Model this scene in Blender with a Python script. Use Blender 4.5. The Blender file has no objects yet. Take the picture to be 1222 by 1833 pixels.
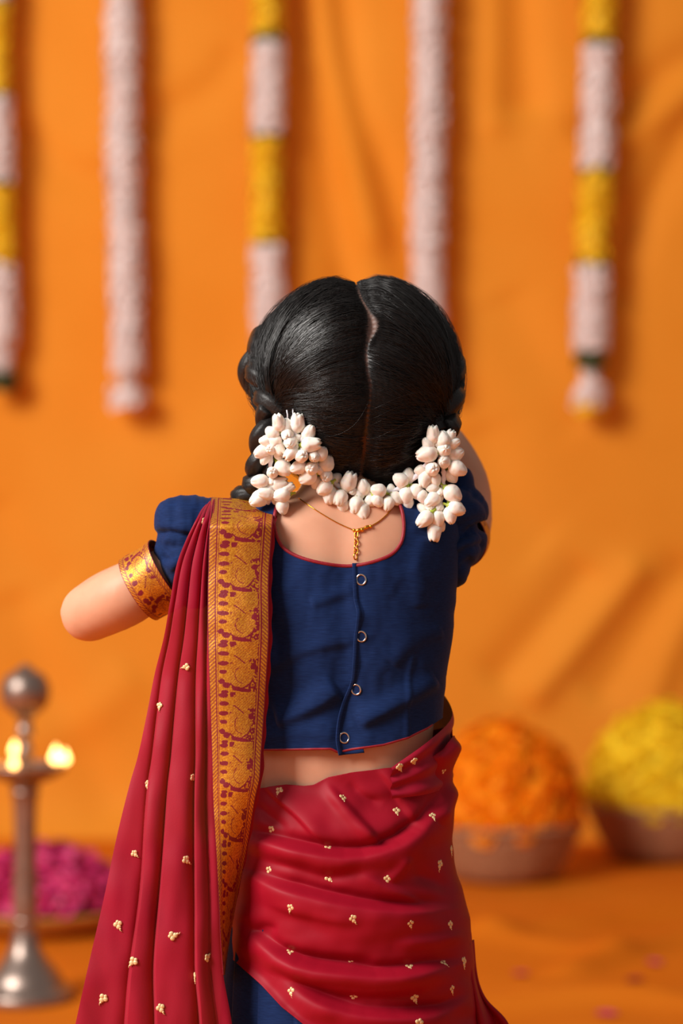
import bpy, bmesh, math, random
import numpy as np
from mathutils import Vector, Matrix
from mathutils.bvhtree import BVHTree

rng = np.random.default_rng(7)
random.seed(7)
scene = bpy.context.scene
COL = scene.collection

# ------------------------------------------------------------------ camera
F, D0, CAMZ, CX, CY = 4328.0, 2.1, 0.8, 611.0, 916.5
cam_d = bpy.data.cameras.new('camera')
cam_d.sensor_fit = 'VERTICAL'; cam_d.sensor_height = 36.0; cam_d.lens = 85.0
cam_d.dof.use_dof = True; cam_d.dof.focus_distance = 2.03; cam_d.dof.aperture_fstop = 3.3
cam_d.clip_start = 0.05
cam = bpy.data.objects.new('camera', cam_d)
cam.location = (0, -D0, CAMZ); cam.rotation_euler = (math.pi / 2, 0, 0)
COL.objects.link(cam); scene.camera = cam

# ------------------------------------------------------------------ light
world = bpy.data.worlds.new('studio'); scene.world = world; world.use_nodes = True
bg = world.node_tree.nodes['Background']
bg.inputs[0].default_value = (1.0, 0.95, 0.92, 1); bg.inputs[1].default_value = 0.21

def area(name, loc, target, sx, sy, power, col):
    l = bpy.data.lights.new(name, 'AREA'); l.shape = 'RECTANGLE'; l.size = sx; l.size_y = sy
    l.energy = power; l.color = col
    o = bpy.data.objects.new(name, l); COL.objects.link(o); o.location = loc
    o.rotation_euler = (Vector(target) - Vector(loc)).to_track_quat('-Z', 'Y').to_euler()
    return o
area('window_light', (-3.7, -2.0, 3.5), (0.0, 1.0, 0.7), 2.4, 2.4, 420, (1.0, 0.96, 0.91))

vs = scene.view_settings
vs.view_transform = 'Standard'; vs.look = 'None'; vs.gamma = 1.0; vs.exposure = 0.0
vs.use_curve_mapping = False
scene.display_settings.display_device = 'sRGB'

# ------------------------------------------------------------------ helpers
def P(px, py, y=0.0):
    px, py, y = np.broadcast_arrays(np.asarray(px, float), np.asarray(py, float), np.asarray(y, float))
    D = D0 + y
    return np.stack([(px - CX) * D / F, y, CAMZ - (py - CY) * D / F], -1)
def proj(V):
    D = D0 + V[..., 1]
    return CX + V[..., 0] * F / D, CY + (CAMZ - V[..., 2]) * F / D
def V3(px, py, y=0.0): return Vector(P(px, py, y))

def lin(c):
    c = np.asarray(c, float) / 255.0
    return tuple(np.where(c <= 0.04045, c / 12.92, ((c + 0.055) / 1.055) ** 2.4))

def smooth(x, xs, ys):
    """Catmull-Rom through table points, clamped ends."""
    xs = np.asarray(xs, float); ys = np.asarray(ys, float); x = np.clip(np.asarray(x, float), xs[0], xs[-1])
    m = np.empty_like(ys)
    m[1:-1] = (ys[2:] - ys[:-2]) / (xs[2:] - xs[:-2]); m[0] = (ys[1] - ys[0]) / (xs[1] - xs[0]); m[-1] = (ys[-1] - ys[-2]) / (xs[-1] - xs[-2])
    i = np.clip(np.searchsorted(xs, x, side='right') - 1, 0, len(xs) - 2)
    h = xs[i + 1] - xs[i]; t = (x - xs[i]) / h
    return ((2*t**3 - 3*t**2 + 1) * ys[i] + (t**3 - 2*t**2 + t) * h * m[i] + (-2*t**3 + 3*t**2) * ys[i+1] + (t**3 - t**2) * h * m[i+1])
def spline(pts, n):
    pts = np.asarray(pts, float)
    d = np.r_[0, np.cumsum(np.linalg.norm(np.diff(pts, axis=0), axis=1))]; d /= d[-1]
    t = np.linspace(0, 1, n)
    return np.stack([smooth(t, d, pts[:, k]) for k in range(pts.shape[1])], -1)
def sstep(a, b, x):
    t = np.clip((np.asarray(x, float) - a) / (b - a), 0, 1); return t * t * (3 - 2 * t)

_perm = rng.random((64, 64))
def vnoise(x, y):
    x = np.asarray(x, float); y = np.asarray(y, float)
    xi = np.floor(x).astype(int); yi = np.floor(y).astype(int); fx = x - xi; fy = y - yi
    fx = fx*fx*(3-2*fx); fy = fy*fy*(3-2*fy)
    g = lambda a, b: _perm[a % 64, b % 64]
    return (g(xi, yi)*(1-fx)+g(xi+1, yi)*fx)*(1-fy)+(g(xi, yi+1)*(1-fx)+g(xi+1, yi+1)*fx)*fy - 0.5

_wr = np.random.default_rng(21); _wk = [(a, 1 + .8 * b, p) for a, b, p in zip(_wr.random(9) * np.pi, _wr.random(9), _wr.random(9) * 6.28)]
def wnoise(x, y, seed=0):
    """smooth noise from a few plane waves, about -1..1 with unit wavelength"""
    return sum(np.sin(2 * np.pi * k * (np.cos(a) * x + np.sin(a) * y) + p + seed * (i + 1)) for i, (a, k, p) in enumerate(_wk)) / 4.5
def seg_dist(px, py, pts):
    """distance, sign (+ = below / right of travel), param along a polyline"""
    pts = np.asarray(pts, float)
    L = np.linalg.norm(np.diff(pts, axis=0), axis=1); cum = np.r_[0, np.cumsum(L)]
    best = np.full(px.shape, 1e9); sg = np.ones(px.shape); par = np.zeros(px.shape)
    for i in range(len(pts) - 1):
        a = pts[i]; d = pts[i + 1] - a
        t = np.clip(((px - a[0]) * d[0] + (py - a[1]) * d[1]) / (L[i] ** 2), 0, 1)
        dx = px - a[0] - t * d[0]; dy = py - a[1] - t * d[1]
        dist = np.hypot(dx, dy); m = dist < best
        best = np.where(m, dist, best); sg = np.where(m, np.sign(d[0] * (py - a[1]) - d[1] * (px - a[0])), sg)
        par = np.where(m, (cum[i] + t * L[i]) / cum[-1], par)
    return best, sg, par
def fold_disp(px, py, folds, end=.12):
    out = np.zeros(px.shape)
    for pts, amp, wa, wb in folds:
        pts = spline(pts, 14)
        d, s, t = seg_dist(px, py, pts)
        w = np.where(s > 0, wb, wa)
        out += amp * np.exp(-(d / w) ** 2) * sstep(0, end, t + .03) * sstep(0, end, 1.03 - t)
    return out
def sdf_poly(px, py, poly):
    poly = np.asarray(poly, float); inside = np.zeros(px.shape, bool); n = len(poly); j = n - 1
    for i in range(n):
        xi, yi = poly[i]; xj, yj = poly[j]
        c = ((yi > py) != (yj > py)) & (px < (xj - xi) * (py - yi) / (yj - yi + 1e-12) + xi)
        inside ^= c; j = i
    d, _, _ = seg_dist(px, py, np.vstack([poly, poly[:1]]))
    return np.where(inside, d, -d)

def mesh(name, verts, faces, mat, parent=None, shade=True, attrs=None, uv=None):
    me = bpy.data.meshes.new(name)
    me.from_pydata([tuple(v) for v in np.asarray(verts, float)] if not isinstance(verts, list) else verts, [], faces if isinstance(faces, list) else faces.tolist())
    return finish(name, me, mat, parent, shade, attrs, uv)
def finish(name, me, mat, parent=None, shade=True, attrs=None, uv=None):
    if shade: me.shade_smooth()
    if attrs:
        for k, a in attrs.items():
            at = me.attributes.new(k, 'FLOAT', 'POINT'); at.data.foreach_set('value', np.asarray(a, np.float32).ravel())
    if uv is not None:
        lay = me.uv_layers.new(name='UVMap'); idx = np.empty(len(me.loops), np.int32); me.loops.foreach_get('vertex_index', idx)
        lay.data.foreach_set('uv', np.asarray(uv, np.float32)[idx].ravel())
    me.materials.append(mat)
    o = bpy.data.objects.new(name, me); COL.objects.link(o)
    if parent: o.parent = parent
    return o
def grid_faces(R, C, closed=False):
    i = np.arange(R - 1)[:, None]; cc = C if closed else C - 1; j = np.arange(cc)[None, :]; j2 = (j + 1) % C
    return np.stack([i * C + j, i * C + j2, (i + 1) * C + j2, (i + 1) * C + j], -1).reshape(-1, 4)
def grid_obj(name, V, mat, parent=None, closed=False, attrs=None, uv=None):
    R, C = V.shape[:2]
    return mesh(name, V.reshape(-1, 3), grid_faces(R, C, closed), mat, parent, attrs=attrs, uv=uv)
def trim_grid(V, f, closed=True):
    """keep f > 0, slide the outer vertices of mixed faces onto the zero line"""
    R, C = f.shape; V = V.copy(); pos = f > 0
    acc = np.zeros_like(V); cnt = np.zeros(f.shape)
    for dr, dc in ((0, 1), (0, -1), (1, 0), (-1, 0), (1, 1), (1, -1), (-1, 1), (-1, -1)):
        Vn = np.roll(V, (-dr, -dc), (0, 1)); fn = np.roll(f, (-dr, -dc), (0, 1)); ok = (fn > 0) & (~pos)
        if dr == 1: ok[-1] = False
        if dr == -1: ok[0] = False
        if not closed:
            if dc == 1: ok[:, -1] = False
            if dc == -1: ok[:, 0] = False
        if dr and dc: ok &= cnt == 0
        t = (-f / (fn - f + 1e-12))[..., None]
        acc += np.where(ok[..., None], V + (Vn - V) * t, 0); cnt += ok
    V = np.where((cnt > 0)[..., None], acc / np.maximum(cnt, 1)[..., None], V)
    fc = grid_faces(R, C, closed); ok = pos.ravel()[fc].any(1); fc = fc[ok]
    good = (pos | (cnt > 0)).ravel()[fc].all(1); fc = fc[good]
    used, inv = np.unique(fc, return_inverse=True)
    return V.reshape(-1, 3)[used], inv.reshape(-1, 4), used
def bvh_of(verts, faces): return BVHTree.FromPolygons([tuple(v) for v in verts], [tuple(f) for f in faces])
def bvh_obj(*objs):
    vs_, fs_ = [], []
    for o in objs:
        b = len(vs_); vs_ += [tuple(v.co) for v in o.data.vertices]; fs_ += [tuple(i + b for i in p.vertices) for p in o.data.polygons]
    return BVHTree.FromPolygons(vs_, fs_)
EYE = Vector((0, -D0, CAMZ))
def hit(bvh, px, py):
    d = (V3(px, py, 0) - EYE).normalized(); loc, nor, idx, dist = bvh.ray_cast(EYE, d)
    if loc is None: return None, None
    if nor.dot(d) > 0: nor = -nor
    return loc, nor

def tube(pts, rad, n=8, caps=True, squash=None):
    pts = np.asarray(pts, float); K = len(pts); rad = np.broadcast_to(np.asarray(rad, float), (K,))
    T = np.gradient(pts, axis=0); T /= np.linalg.norm(T, axis=1)[:, None] + 1e-12
    nrm = np.cross(T[0], [0.3, 0.9, 0.1]); nrm /= np.linalg.norm(nrm); N = [nrm]
    for i in range(1, K):
        v = N[-1] - T[i] * np.dot(N[-1], T[i]); N.append(v / (np.linalg.norm(v) + 1e-12))
    N = np.array(N); B = np.cross(T, N); a = np.linspace(0, 2 * np.pi, n, endpoint=False)
    V = pts[:, None] + rad[:, None, None] * (np.cos(a)[None, :, None] * N[:, None] + np.sin(a)[None, :, None] * B[:, None])
    f = grid_faces(K, n, True).tolist()
    if caps: f += [list(range(n))[::-1], [(K - 1) * n + i for i in range(n)]]
    return V.reshape(-1, 3), f
class MB:
    def __init__(self): self.v = []; self.f = []; self.n = 0
    def add(self, v, f):
        v = np.asarray(v, float); f = f if isinstance(f, list) else f.tolist()
        self.v.append(v); self.f += [[i + self.n for i in q] for q in f]; self.n += len(v); return self
    def tube(self, *a, **k): return self.add(*tube(*a, **k))
    def sphere(self, c, r, nu=14, nv=9, rot=None):
        r = np.broadcast_to(np.asarray(r, float), (3,)); th = np.linspace(0, np.pi, nv); ph = np.linspace(0, 2*np.pi, nu, endpoint=False)
        V = np.stack([np.sin(th)[:, None]*np.cos(ph), np.sin(th)[:, None]*np.sin(ph), np.repeat(np.cos(th)[:, None], nu, 1)], -1).reshape(-1, 3) * r
        if rot is not None: V = V @ np.asarray(rot).T
        return self.add(V + np.asarray(c), grid_faces(nv, nu, True))
    def lathe(self, prof, c=(0, 0, 0), n=40):
        prof = np.asarray(prof, float); ph = np.linspace(0, 2*np.pi, n, endpoint=False)
        V = np.stack([prof[:, :1]*np.cos(ph), prof[:, :1]*np.sin(ph), np.repeat(prof[:, 1:2], n, 1)], -1).reshape(-1, 3)
        return self.add(V + np.asarray(c), grid_faces(len(prof), n, True))
    def build(self, name, mat, parent=None, shade=True): return mesh(name, np.vstack(self.v), self.f, mat, parent, shade)
def remesh(mb, voxel, it=6, fac=0.5):
    me = bpy.data.meshes.new('tmp'); me.from_pydata([tuple(v) for v in np.vstack(mb.v)], [], mb.f)
    o = bpy.data.objects.new('tmp', me); COL.objects.link(o)
    r = o.modifiers.new('r', 'REMESH'); r.mode = 'VOXEL'; r.voxel_size = voxel
    s = o.modifiers.new('s', 'SMOOTH'); s.factor = fac; s.iterations = it
    dg = bpy.context.evaluated_depsgraph_get(); out = bpy.data.meshes.new_from_object(o.evaluated_get(dg))
    bpy.data.objects.remove(o); bpy.data.meshes.remove(me)
    return out
def get_co(me):
    a = np.empty(len(me.vertices) * 3, np.float32); me.vertices.foreach_get('co', a); return a.reshape(-1, 3).astype(float)
def set_co(me, a): me.vertices.foreach_set('co', a.astype(np.float32).ravel()); me.update()
def get_no(me):
    a = np.empty(len(me.vertices) * 3, np.float32); me.vertices.foreach_get('normal', a); return a.reshape(-1, 3).astype(float)

def empty(name, loc=(0, 0, 0)):
    o = bpy.data.objects.new(name, None); COL.objects.link(o); o.location = loc; o.empty_display_size = .05; return o
def tag(o, label=None, cat=None, group=None, kind=None):
    if label: o['label'] = label
    if cat: o['category'] = cat
    if group: o['group'] = group
    if kind: o['kind'] = kind
    return o
def inst(src, parent=None, mtx=None, name=None):
    o = src.copy(); COL.objects.link(o); o.parent = parent
    if mtx is not None: o.matrix_basis = mtx
    return o
def frame(loc, zdir, spin=0.0, scale=1.0):
    q = Vector(zdir).to_track_quat('Z', 'Y')
    return Matrix.Translation(loc) @ q.to_matrix().to_4x4() @ Matrix.Rotation(spin, 4, 'Z') @ (Matrix.Diagonal((*((scale,)*3 if np.isscalar(scale) else scale), 1)))

# ------------------------------------------------------------------ materials
def pmat(name, col, rough=.6, metal=0.0, spec=.5, sss=0.0, sheen=0.0, aniso=0.0):
    m = bpy.data.materials.new(name); m.use_nodes = True; nt = m.node_tree; b = nt.nodes['Principled BSDF']
    b.inputs['Base Color'].default_value = (*col, 1); b.inputs['Roughness'].default_value = rough; b.inputs['Metallic'].default_value = metal
    b.inputs['Specular IOR Level'].default_value = spec
    if sss:
        b.inputs['Subsurface Weight'].default_value = sss; b.inputs['Subsurface Radius'].default_value = (1.0, .35, .2); b.inputs['Subsurface Scale'].default_value = .006
    if sheen:
        b.inputs['Sheen Weight'].default_value = sheen; b.inputs['Sheen Roughness'].default_value = .4
    if aniso: b.inputs['Anisotropic'].default_value = aniso
    return m, nt, b
def N(nt, t, **kw):
    n = nt.nodes.new(t)
    for k, v in kw.items():
        if k in n.inputs: n.inputs[k].default_value = v
        else: setattr(n, k, v)
    return n
def noise_fac(nt, scale, mapping=(1, 1, 1), detail=3, rough=.55):
    tc = N(nt, 'ShaderNodeTexCoord'); mp = N(nt, 'ShaderNodeMapping'); mp.inputs['Scale'].default_value = mapping
    nz = N(nt, 'ShaderNodeTexNoise'); nz.inputs['Scale'].default_value = scale; nz.inputs['Detail'].default_value = detail; nz.inputs['Roughness'].default_value = rough
    nt.links.new(tc.outputs['Object'], mp.inputs['Vector']); nt.links.new(mp.outputs[0], nz.inputs['Vector']); return nz.outputs['Fac']
def vary(nt, b, fac, c0, c1, lo=.3, hi=.7):
    r = N(nt, 'ShaderNodeValToRGB'); r.color_ramp.elements[0].position = lo; r.color_ramp.elements[1].position = hi
    r.color_ramp.elements[0].color = (*c0, 1); r.color_ramp.elements[1].color = (*c1, 1)
    nt.links.new(fac, r.inputs[0]); nt.links.new(r.outputs[0], b.inputs['Base Color']); return r
def bump(nt, b, fac, strength=.3, dist=.001):
    n = N(nt, 'ShaderNodeBump'); n.inputs['Strength'].default_value = strength; n.inputs['Distance'].default_value = dist
    nt.links.new(fac, n.inputs['Height']); nt.links.new(n.outputs[0], b.inputs['Normal']); return n
M = {}
def simple(key, c0, c1=None, scale=60, mapping=(1, 1, 1), bmp=0, bdist=.001, lo=.3, hi=.7, **kw):
    m, nt, b = pmat(key, c0, **kw)
    f = noise_fac(nt, scale, mapping)
    if c1 is not None: vary(nt, b, f, c0, c1, lo, hi)
    if bmp: bump(nt, b, f, bmp, bdist)
    M[key] = m; return m
simple('backdrop', lin((236, 143, 36)), lin((242, 153, 46)), 2.2, rough=.7, spec=.12)
simple('floorcloth', lin((212, 108, 16)), lin((224, 120, 24)), 3, rough=.7, spec=.1)
simple('plaster', (.6, .55, .5), (.66, .6, .55), 5)
simple('skin', lin((218, 160, 128)), lin((225, 168, 136)), 40, rough=.5, spec=.35, sss=.25, bmp=.05, bdist=.0006)
simple('hair', (.005, .004, .004), (.014, .011, .010), 300, mapping=(1, 1, .15), rough=.31, spec=.55)
simple('navy', lin((14, 34, 76)), lin((22, 46, 94)), 260, mapping=(.35, 1.0, 5.0), bmp=.3, bdist=.0004, rough=.8, spec=.15, sheen=.06)
simple('piping', lin((140, 16, 34)), lin((158, 24, 42)), 400, rough=.55)
simple('satin', lin((150, 8, 32)), lin((160, 13, 38)), 25, rough=.55, spec=.2, bmp=.05, bdist=.0006)
simple('motif', lin((226, 190, 130)), lin((250, 226, 176)), 700, rough=.4, metal=.15, bmp=.4, bdist=.0006)
simple('jasmine', lin((246, 232, 216)), lin((255, 250, 244)), 180, rough=.5, sss=.3, spec=.3)
simple('calyx', lin((150, 172, 40)), lin((186, 200, 76)), 300, rough=.5, sss=.2)
simple('cord', lin((232, 228, 238)), lin((248, 244, 250)), 900, rough=.8, bmp=.6, bdist=.0008)
simple('gold', lin((235, 160, 50)), lin((250, 185, 75)), 500, rough=.25, metal=1.0)
simple('steel', lin((196, 190, 190)), lin((225, 220, 218)), 300, rough=.2, metal=1.0)
simple('pewter', lin((150, 130, 120)), lin((172, 152, 140)), 40, rough=.36, metal=.85)
simple('wicker', lin((146, 96, 66)), lin((182, 130, 92)), 120, rough=.7, bmp=.3)
simple('tray', lin((176, 112, 40)), lin((196, 132, 56)), 60, rough=.5, bmp=.2)
simple('marigold', lin((255, 140, 2)), lin((255, 158, 8)), 45, rough=.6, spec=.25)
simple('yellowflower', lin((255, 212, 24)), lin((255, 224, 48)), 45, rough=.6, spec=.25)
simple('rose', lin((196, 22, 92)), lin((222, 56, 120)), 60, rough=.5, sss=.15)
simple('garlandwhite', lin((246, 226, 220)), lin((252, 238, 234)), 60, rough=.7)
simple('garlandyellow', lin((255, 200, 10)), lin((255, 214, 30)), 60, rough=.6)
simple('garlandgreen', lin((58, 70, 34)), lin((86, 92, 40)), 60, rough=.6)
m, nt, b = pmat('flame', (1, .7, .3)); b.inputs['Emission Color'].default_value = (1, .5, .14, 1); b.inputs['Emission Strength'].default_value = 8; M['flame'] = m
simple('braidhair', (.005, .004, .004), (.014, .011, .010), 420, rough=.46, spec=.4, bmp=.35, bdist=.0012)
simple('wick', (.05, .03, .02), (.12, .09, .06), 200)
# sheer organza of the pallu: a little light passes through the weave
m, nt, b = pmat('organza', lin((178, 22, 46)), rough=.55, spec=.22, sheen=.10)
vary(nt, b, noise_fac(nt, 30, (1, 1, .4)), lin((150, 9, 40)), lin((165, 15, 48)))
bump(nt, b, noise_fac(nt, 900, (1, 1, 1)), .12, .0005)
b.inputs['Alpha'].default_value = .975
M['organza'] = m
# hair shell: dark hair with bare scalp along the parting (attribute 'scalp')
m, nt, b = pmat('hair_shell', (.01, .008, .008), rough=.4)
at = N(nt, 'ShaderNodeAttribute', attribute_name='scalp'); mx = N(nt, 'ShaderNodeMix', data_type='RGBA')
mx.inputs[6].default_value = (.009, .0075, .0075, 1); mx.inputs[7].default_value = (*lin((150, 112, 98)), 1)
nt.links.new(at.outputs['Fac'], mx.inputs[0]); nt.links.new(mx.outputs[2], b.inputs['Base Color']); M['hair_shell'] = m
# woven gold brocade (attribute 'gold' holds the woven figure)
m, nt, b = pmat('brocade', (.5, .2, .05), rough=.42)
at = N(nt, 'ShaderNodeAttribute', attribute_name='gold'); mx = N(nt, 'ShaderNodeMix', data_type='RGBA')
r = N(nt, 'ShaderNodeValToRGB'); f = noise_fac(nt, 700, (1, 1, 1), 2); nt.links.new(f, r.inputs[0])
r.color_ramp.elements[0].color = (*lin((196, 112, 18)), 1); r.color_ramp.elements[1].color = (*lin((246, 176, 50)), 1)
r.color_ramp.elements[0].position = .3; r.color_ramp.elements[1].position = .7
mx.inputs[6].default_value = (*lin((128, 16, 36)), 1); nt.links.new(r.outputs[0], mx.inputs[7]); nt.links.new(at.outputs['Fac'], mx.inputs[0])
nt.links.new(mx.outputs[2], b.inputs['Base Color'])
mm = N(nt, 'ShaderNodeMath', operation='MULTIPLY'); mm.inputs[1].default_value = .55; nt.links.new(at.outputs['Fac'], mm.inputs[0]); nt.links.new(mm.outputs[0], b.inputs['Metallic'])
bump(nt, b, f, .35, .0006); M['brocade'] = m

# ================================================================== SETTING
WALL_Y = 3.9
def slab(name, x0, x1, y0, y1, z0, z1, mat):
    v = [(x, y, z) for x in (x0, x1) for y in (y0, y1) for z in (z0, z1)]
    return mesh(name, v, [[0, 1, 3, 2], [4, 6, 7, 5], [0, 4, 5, 1], [2, 3, 7, 6], [0, 2, 6, 4], [1, 5, 7, 3]], mat, shade=False)
tag(slab('floor', -4.2, 4.2, -2.6, WALL_Y + .25, -.1, -.012, M['plaster']), kind='structure')
tag(slab('wall_back', -4.2, 4.2, WALL_Y + .12, WALL_Y + .25, -.012, 3.2, M['plaster']), kind='structure')

# backdrop: hung cloth with creases, in wall pixel space only for laying out the crease lines
xs = np.linspace(-3.9, 3.9, 560); zs = np.linspace(0.0, 3.1, 240)
X, Z = np.meshgrid(xs, zs); dw = D0 + WALL_Y
wpx = CX + X * F / dw; wpy = CY + (CAMZ - Z) * F / dw
bfolds = [
 ([(520, -200), (548, 90), (573, 203), (609, 431), (640, 620)], -.030, 26, 40),
 ([(560, -200), (590, 90), (640, 300), (680, 470)], .030, 34, 30),
 ([(590, -200), (625, 120), (650, 230), (692, 315), (730, 470), (800, 700)], -.028, 26, 44),
 ([(0, 190), (66, 264), (142, 314), (230, 330)], -.018, 30, 44),
 ([(250, 235), (300, 205), (380, 160), (430, 90)], -.012, 28, 40),
 ([(925, -200), (935, 60), (950, 220)], -.030, 30, 60),
 ([(880, -200), (885, 60), (880, 260)], .016, 30, 20),
 ([(1300, 80), (1222, 117), (1109, 193), (1020, 260)], -.022, 26, 34),
 ([(1300, 130), (1180, 210), (1060, 290)], .016, 26, 34),
 ([(1300, 130), (1222, 244), (1175, 331), (1109, 440), (1080, 560)], -.024, 40, 30),
 ([(1150, 1000), (1050, 1130), (940, 1260)], .024, 26, 30),
 ([(1060, 1010), (985, 1100), (880, 1230)], -.020, 26, 40),
 ([(1240, 1000), (1150, 1120), (1060, 1260)], -.020, 30, 40),
 ([(1250, 1050), (1190, 1180), (1150, 1300)], .018, 26, 30),
 ([(900, 520), (960, 640), (1060, 760)], -.010, 40, 60),
 ([(560, 440), (520, 600), (420, 760), (300, 900)], .010, 60, 60),
 ([(20, 1050), (60, 1150), (130, 1300), (220, 1470)], -.016, 40, 50),
 ([(-20, 900), (40, 1000), (120, 1060)], -.010, 40, 50),
 ([(850, 760), (900, 900), (980, 980)], -.010, 50, 60),
 ([(250, 1200), (150, 1290), (40, 1330)], .012, 40, 40),
]
dy = fold_disp(wpx, wpy, bfolds)
dy += .016 * vnoise(X * 2.3 + 9, Z * 1.3) + .007 * vnoise(X * 6 + Z * 2, Z * 4 + 3)
Vb = np.stack([X, WALL_Y - dy - .045 - .10 * np.exp(-Z / .07), Z], -1)
bc = grid_obj('backdrop_cloth', Vb, M['backdrop'])
tag(bc, 'creased plain orange cloth hung as a backdrop behind the girl', 'backdrop')
# floor cloth
xs = np.linspace(-3.9, 3.9, 400); ys = np.linspace(-2.3, WALL_Y + .03, 330); X, Y = np.meshgrid(xs, ys)
Dp = D0 + np.maximum(Y, -1.4); fpx = CX + X * F / Dp; fpy = CY + CAMZ * F / Dp
h = fold_disp(X * 500, Y * 500, [([(100, 1180), (300, 1330), (560, 1470)], .022, 22, 30), ([(180, 1020), (330, 1190), (520, 1260)], .022, 16, 26),
  ([(60, 900), (250, 930), (420, 1010)], .016, 18, 26), ([(90, 1300), (150, 1200), (260, 1090)], .016, 20, 26), ([(-420, 1300), (-300, 1390), (-160, 1400)], .014, 20, 26), ([(400, 820), (300, 900), (130, 960)], .014, 14, 20)])
h += .012 * np.clip(vnoise(X * 3 + 4, Y * 3) + .1, 0, 1) + .01 * np.clip(vnoise(X * 7 + Y * 3, Y * 5 + 20), 0, 1)
h = h * sstep(.3, .7, Y)
fc = grid_obj('floor_cloth', np.stack([X, Y, h], -1), M['floorcloth'])
tag(fc, 'rumpled orange cloth spread over the floor under baskets and lamp', 'cloth')

# ================================================================== PERSON
person = empty('person', (0, 0, 0))
tag(person, 'girl seen from behind in navy blouse and maroon half sari, hands raised', 'person')

# ---- torso surface: table of sections (py, cx, rx in px, ry in m, centre y)
T = np.array([
 (845, 622, 80, .040, .012), (866, 622, 82, .040, .008), (882, 621, 90, .041, .004), (893, 620, 112, .043, .002), (901, 618, 142, .045, 0), (909, 615, 170, .047, 0),
 (920, 612, 188, .050, 0), (940, 612, 197, .053, 0), (970, 612, 200, .057, 0), (1010, 612, 198, .060, 0), (1060, 612, 193, .062, 0), (1110, 613, 187, .063, 0),
 (1160, 615, 180, .062, 0), (1210, 617, 171, .061, 0), (1260, 617, 164, .060, 0), (1310, 616, 159, .060, 0), (1360, 615, 158, .061, 0), (1410, 615, 160, .061, 0),
 (1440, 615, 160, .058, 0), (1520, 615, 162, .058, 0), (1590, 615, 162, .058, 0), (1660, 615, 160, .056, 0)])
def torso(s, th, grow=0.0, e=2.35):
    """s = section row as py value, th angle; th=-pi/2 faces the camera"""
    cx, rx, ry, cy = (smooth(s, T[:, 0], T[:, k]) for k in (1, 2, 3, 4))
    c, sn = np.cos(th), np.sin(th)
    x = (cx - CX) * D0 / F + (rx * D0 / F + grow) * np.sign(c) * np.abs(c) ** (2 / e)
    y = cy + (ry + grow) * np.sign(sn) * np.abs(sn) ** (2 / e)
    spine = .0035 * np.exp(-((x - (cx - CX) * D0 / F) / .012) ** 2) * (y < cy)
    z = CAMZ - (s - CY) * D0 / F
    return np.stack(np.broadcast_arrays(x, y + spine, z + 0 * x), -1)
def torso_grid(s0, s1, R, C, grow):
    s, th = np.meshgrid(np.linspace(s0, s1, R), np.linspace(0, 2 * np.pi, C, endpoint=False), indexing='ij')
    return torso(s, th, grow), s, th

# ---- body: one continuous skin surface
bm_ = MB()
V, s, th = torso_grid(846, 1660, 90, 60, 0.0)
f = grid_faces(90, 60, True).tolist() + [list(range(60)), [89 * 60 + i for i in range(60)][::-1]]
bm_.add(V.reshape(-1, 3), f)
HC = P(650, 692, .018); ALPHA = math.radians(24)
EXh = np.array([1, 0, 0.]); UPh = np.array([0, math.sin(ALPHA), math.cos(ALPHA)]); FWh = np.array([0, math.cos(ALPHA), -math.sin(ALPHA)])
HR = np.stack([EXh, FWh, UPh], 1)
def hl(x, y, z): return HC + x * EXh + y * FWh + z * UPh
bm_.sphere(hl(.002, .006, .002), (.073, .078, .080), 32, 24, HR)           # skull
bm_.sphere(hl(-.004, .036, -.034), (.053, .050, .056), 24, 16, HR)          # jaw and cheeks
bm_.sphere(hl(-.002, .064, -.076), (.022, .02, .016), 16, 10, HR)           # chin
bm_.tube([P(621, 905, .01), P(624, 860, .012), P(636, 800, .02), P(645, 740, .03)], [.040, .040, .041, .042], 20)
bm_.tube([hl(0, .083, -.005), hl(0, .091, -.022), hl(0, .098, -.034)], [.006, .0075, .010], 10)  # nose
bm_.sphere(hl(.009, .089, -.036), (.006, .006, .005), 10, 8, HR); bm_.sphere(hl(-.009, .089, -.036), (.006, .006, .005), 10, 8, HR)
bm_.sphere(hl(0, .083, -.057), (.017, .009, .004), 12, 8, HR); bm_.sphere(hl(0, .082, -.064), (.014, .009, .0045), 12, 8, HR)  # lips
for sd in (-1, 1):
    bm_.sphere(hl(sd * .027, .078, -.005), (.014, .008, .009), 12, 8, HR)                            # eyelids
    bm_.sphere(hl(sd * .074, .008, -.024), (.007, .016, .026), 12, 10, HR)                           # ears
def limb(pts, rad, n=18):
    sp = spline([list(P(*p)) + [r] for p, r in zip(pts, rad)], 22); bm_.tube(sp[:, :3], sp[:, 3], n)
limb([(440, 958, 0), (380, 968, .0), (305, 1018, .008), (232, 1062, .012), (168, 1094, .03)], [.024, .021, .0215, .0275, .0262])
bm_.sphere(P(160, 1097, .034), .0262, 18, 12)
limb([(158, 1098, .034), (200, 1070, .055), (285, 1030, .09), (410, 985, .115)], [.0258, .026, .023, .0165])
limb([(770, 960, .005), (805, 962, .035), (824, 962, .090), (834, 930, .128)], [.022, .022, .0255, .0248])
bm_.sphere(P(834, 922, .13), .0245, 18, 12)
limb([(834, 922, .13), (826, 870, .145), (803, 810, .160), (778, 765, .17)], [.0245, .0262, .0225, .0165])
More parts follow.
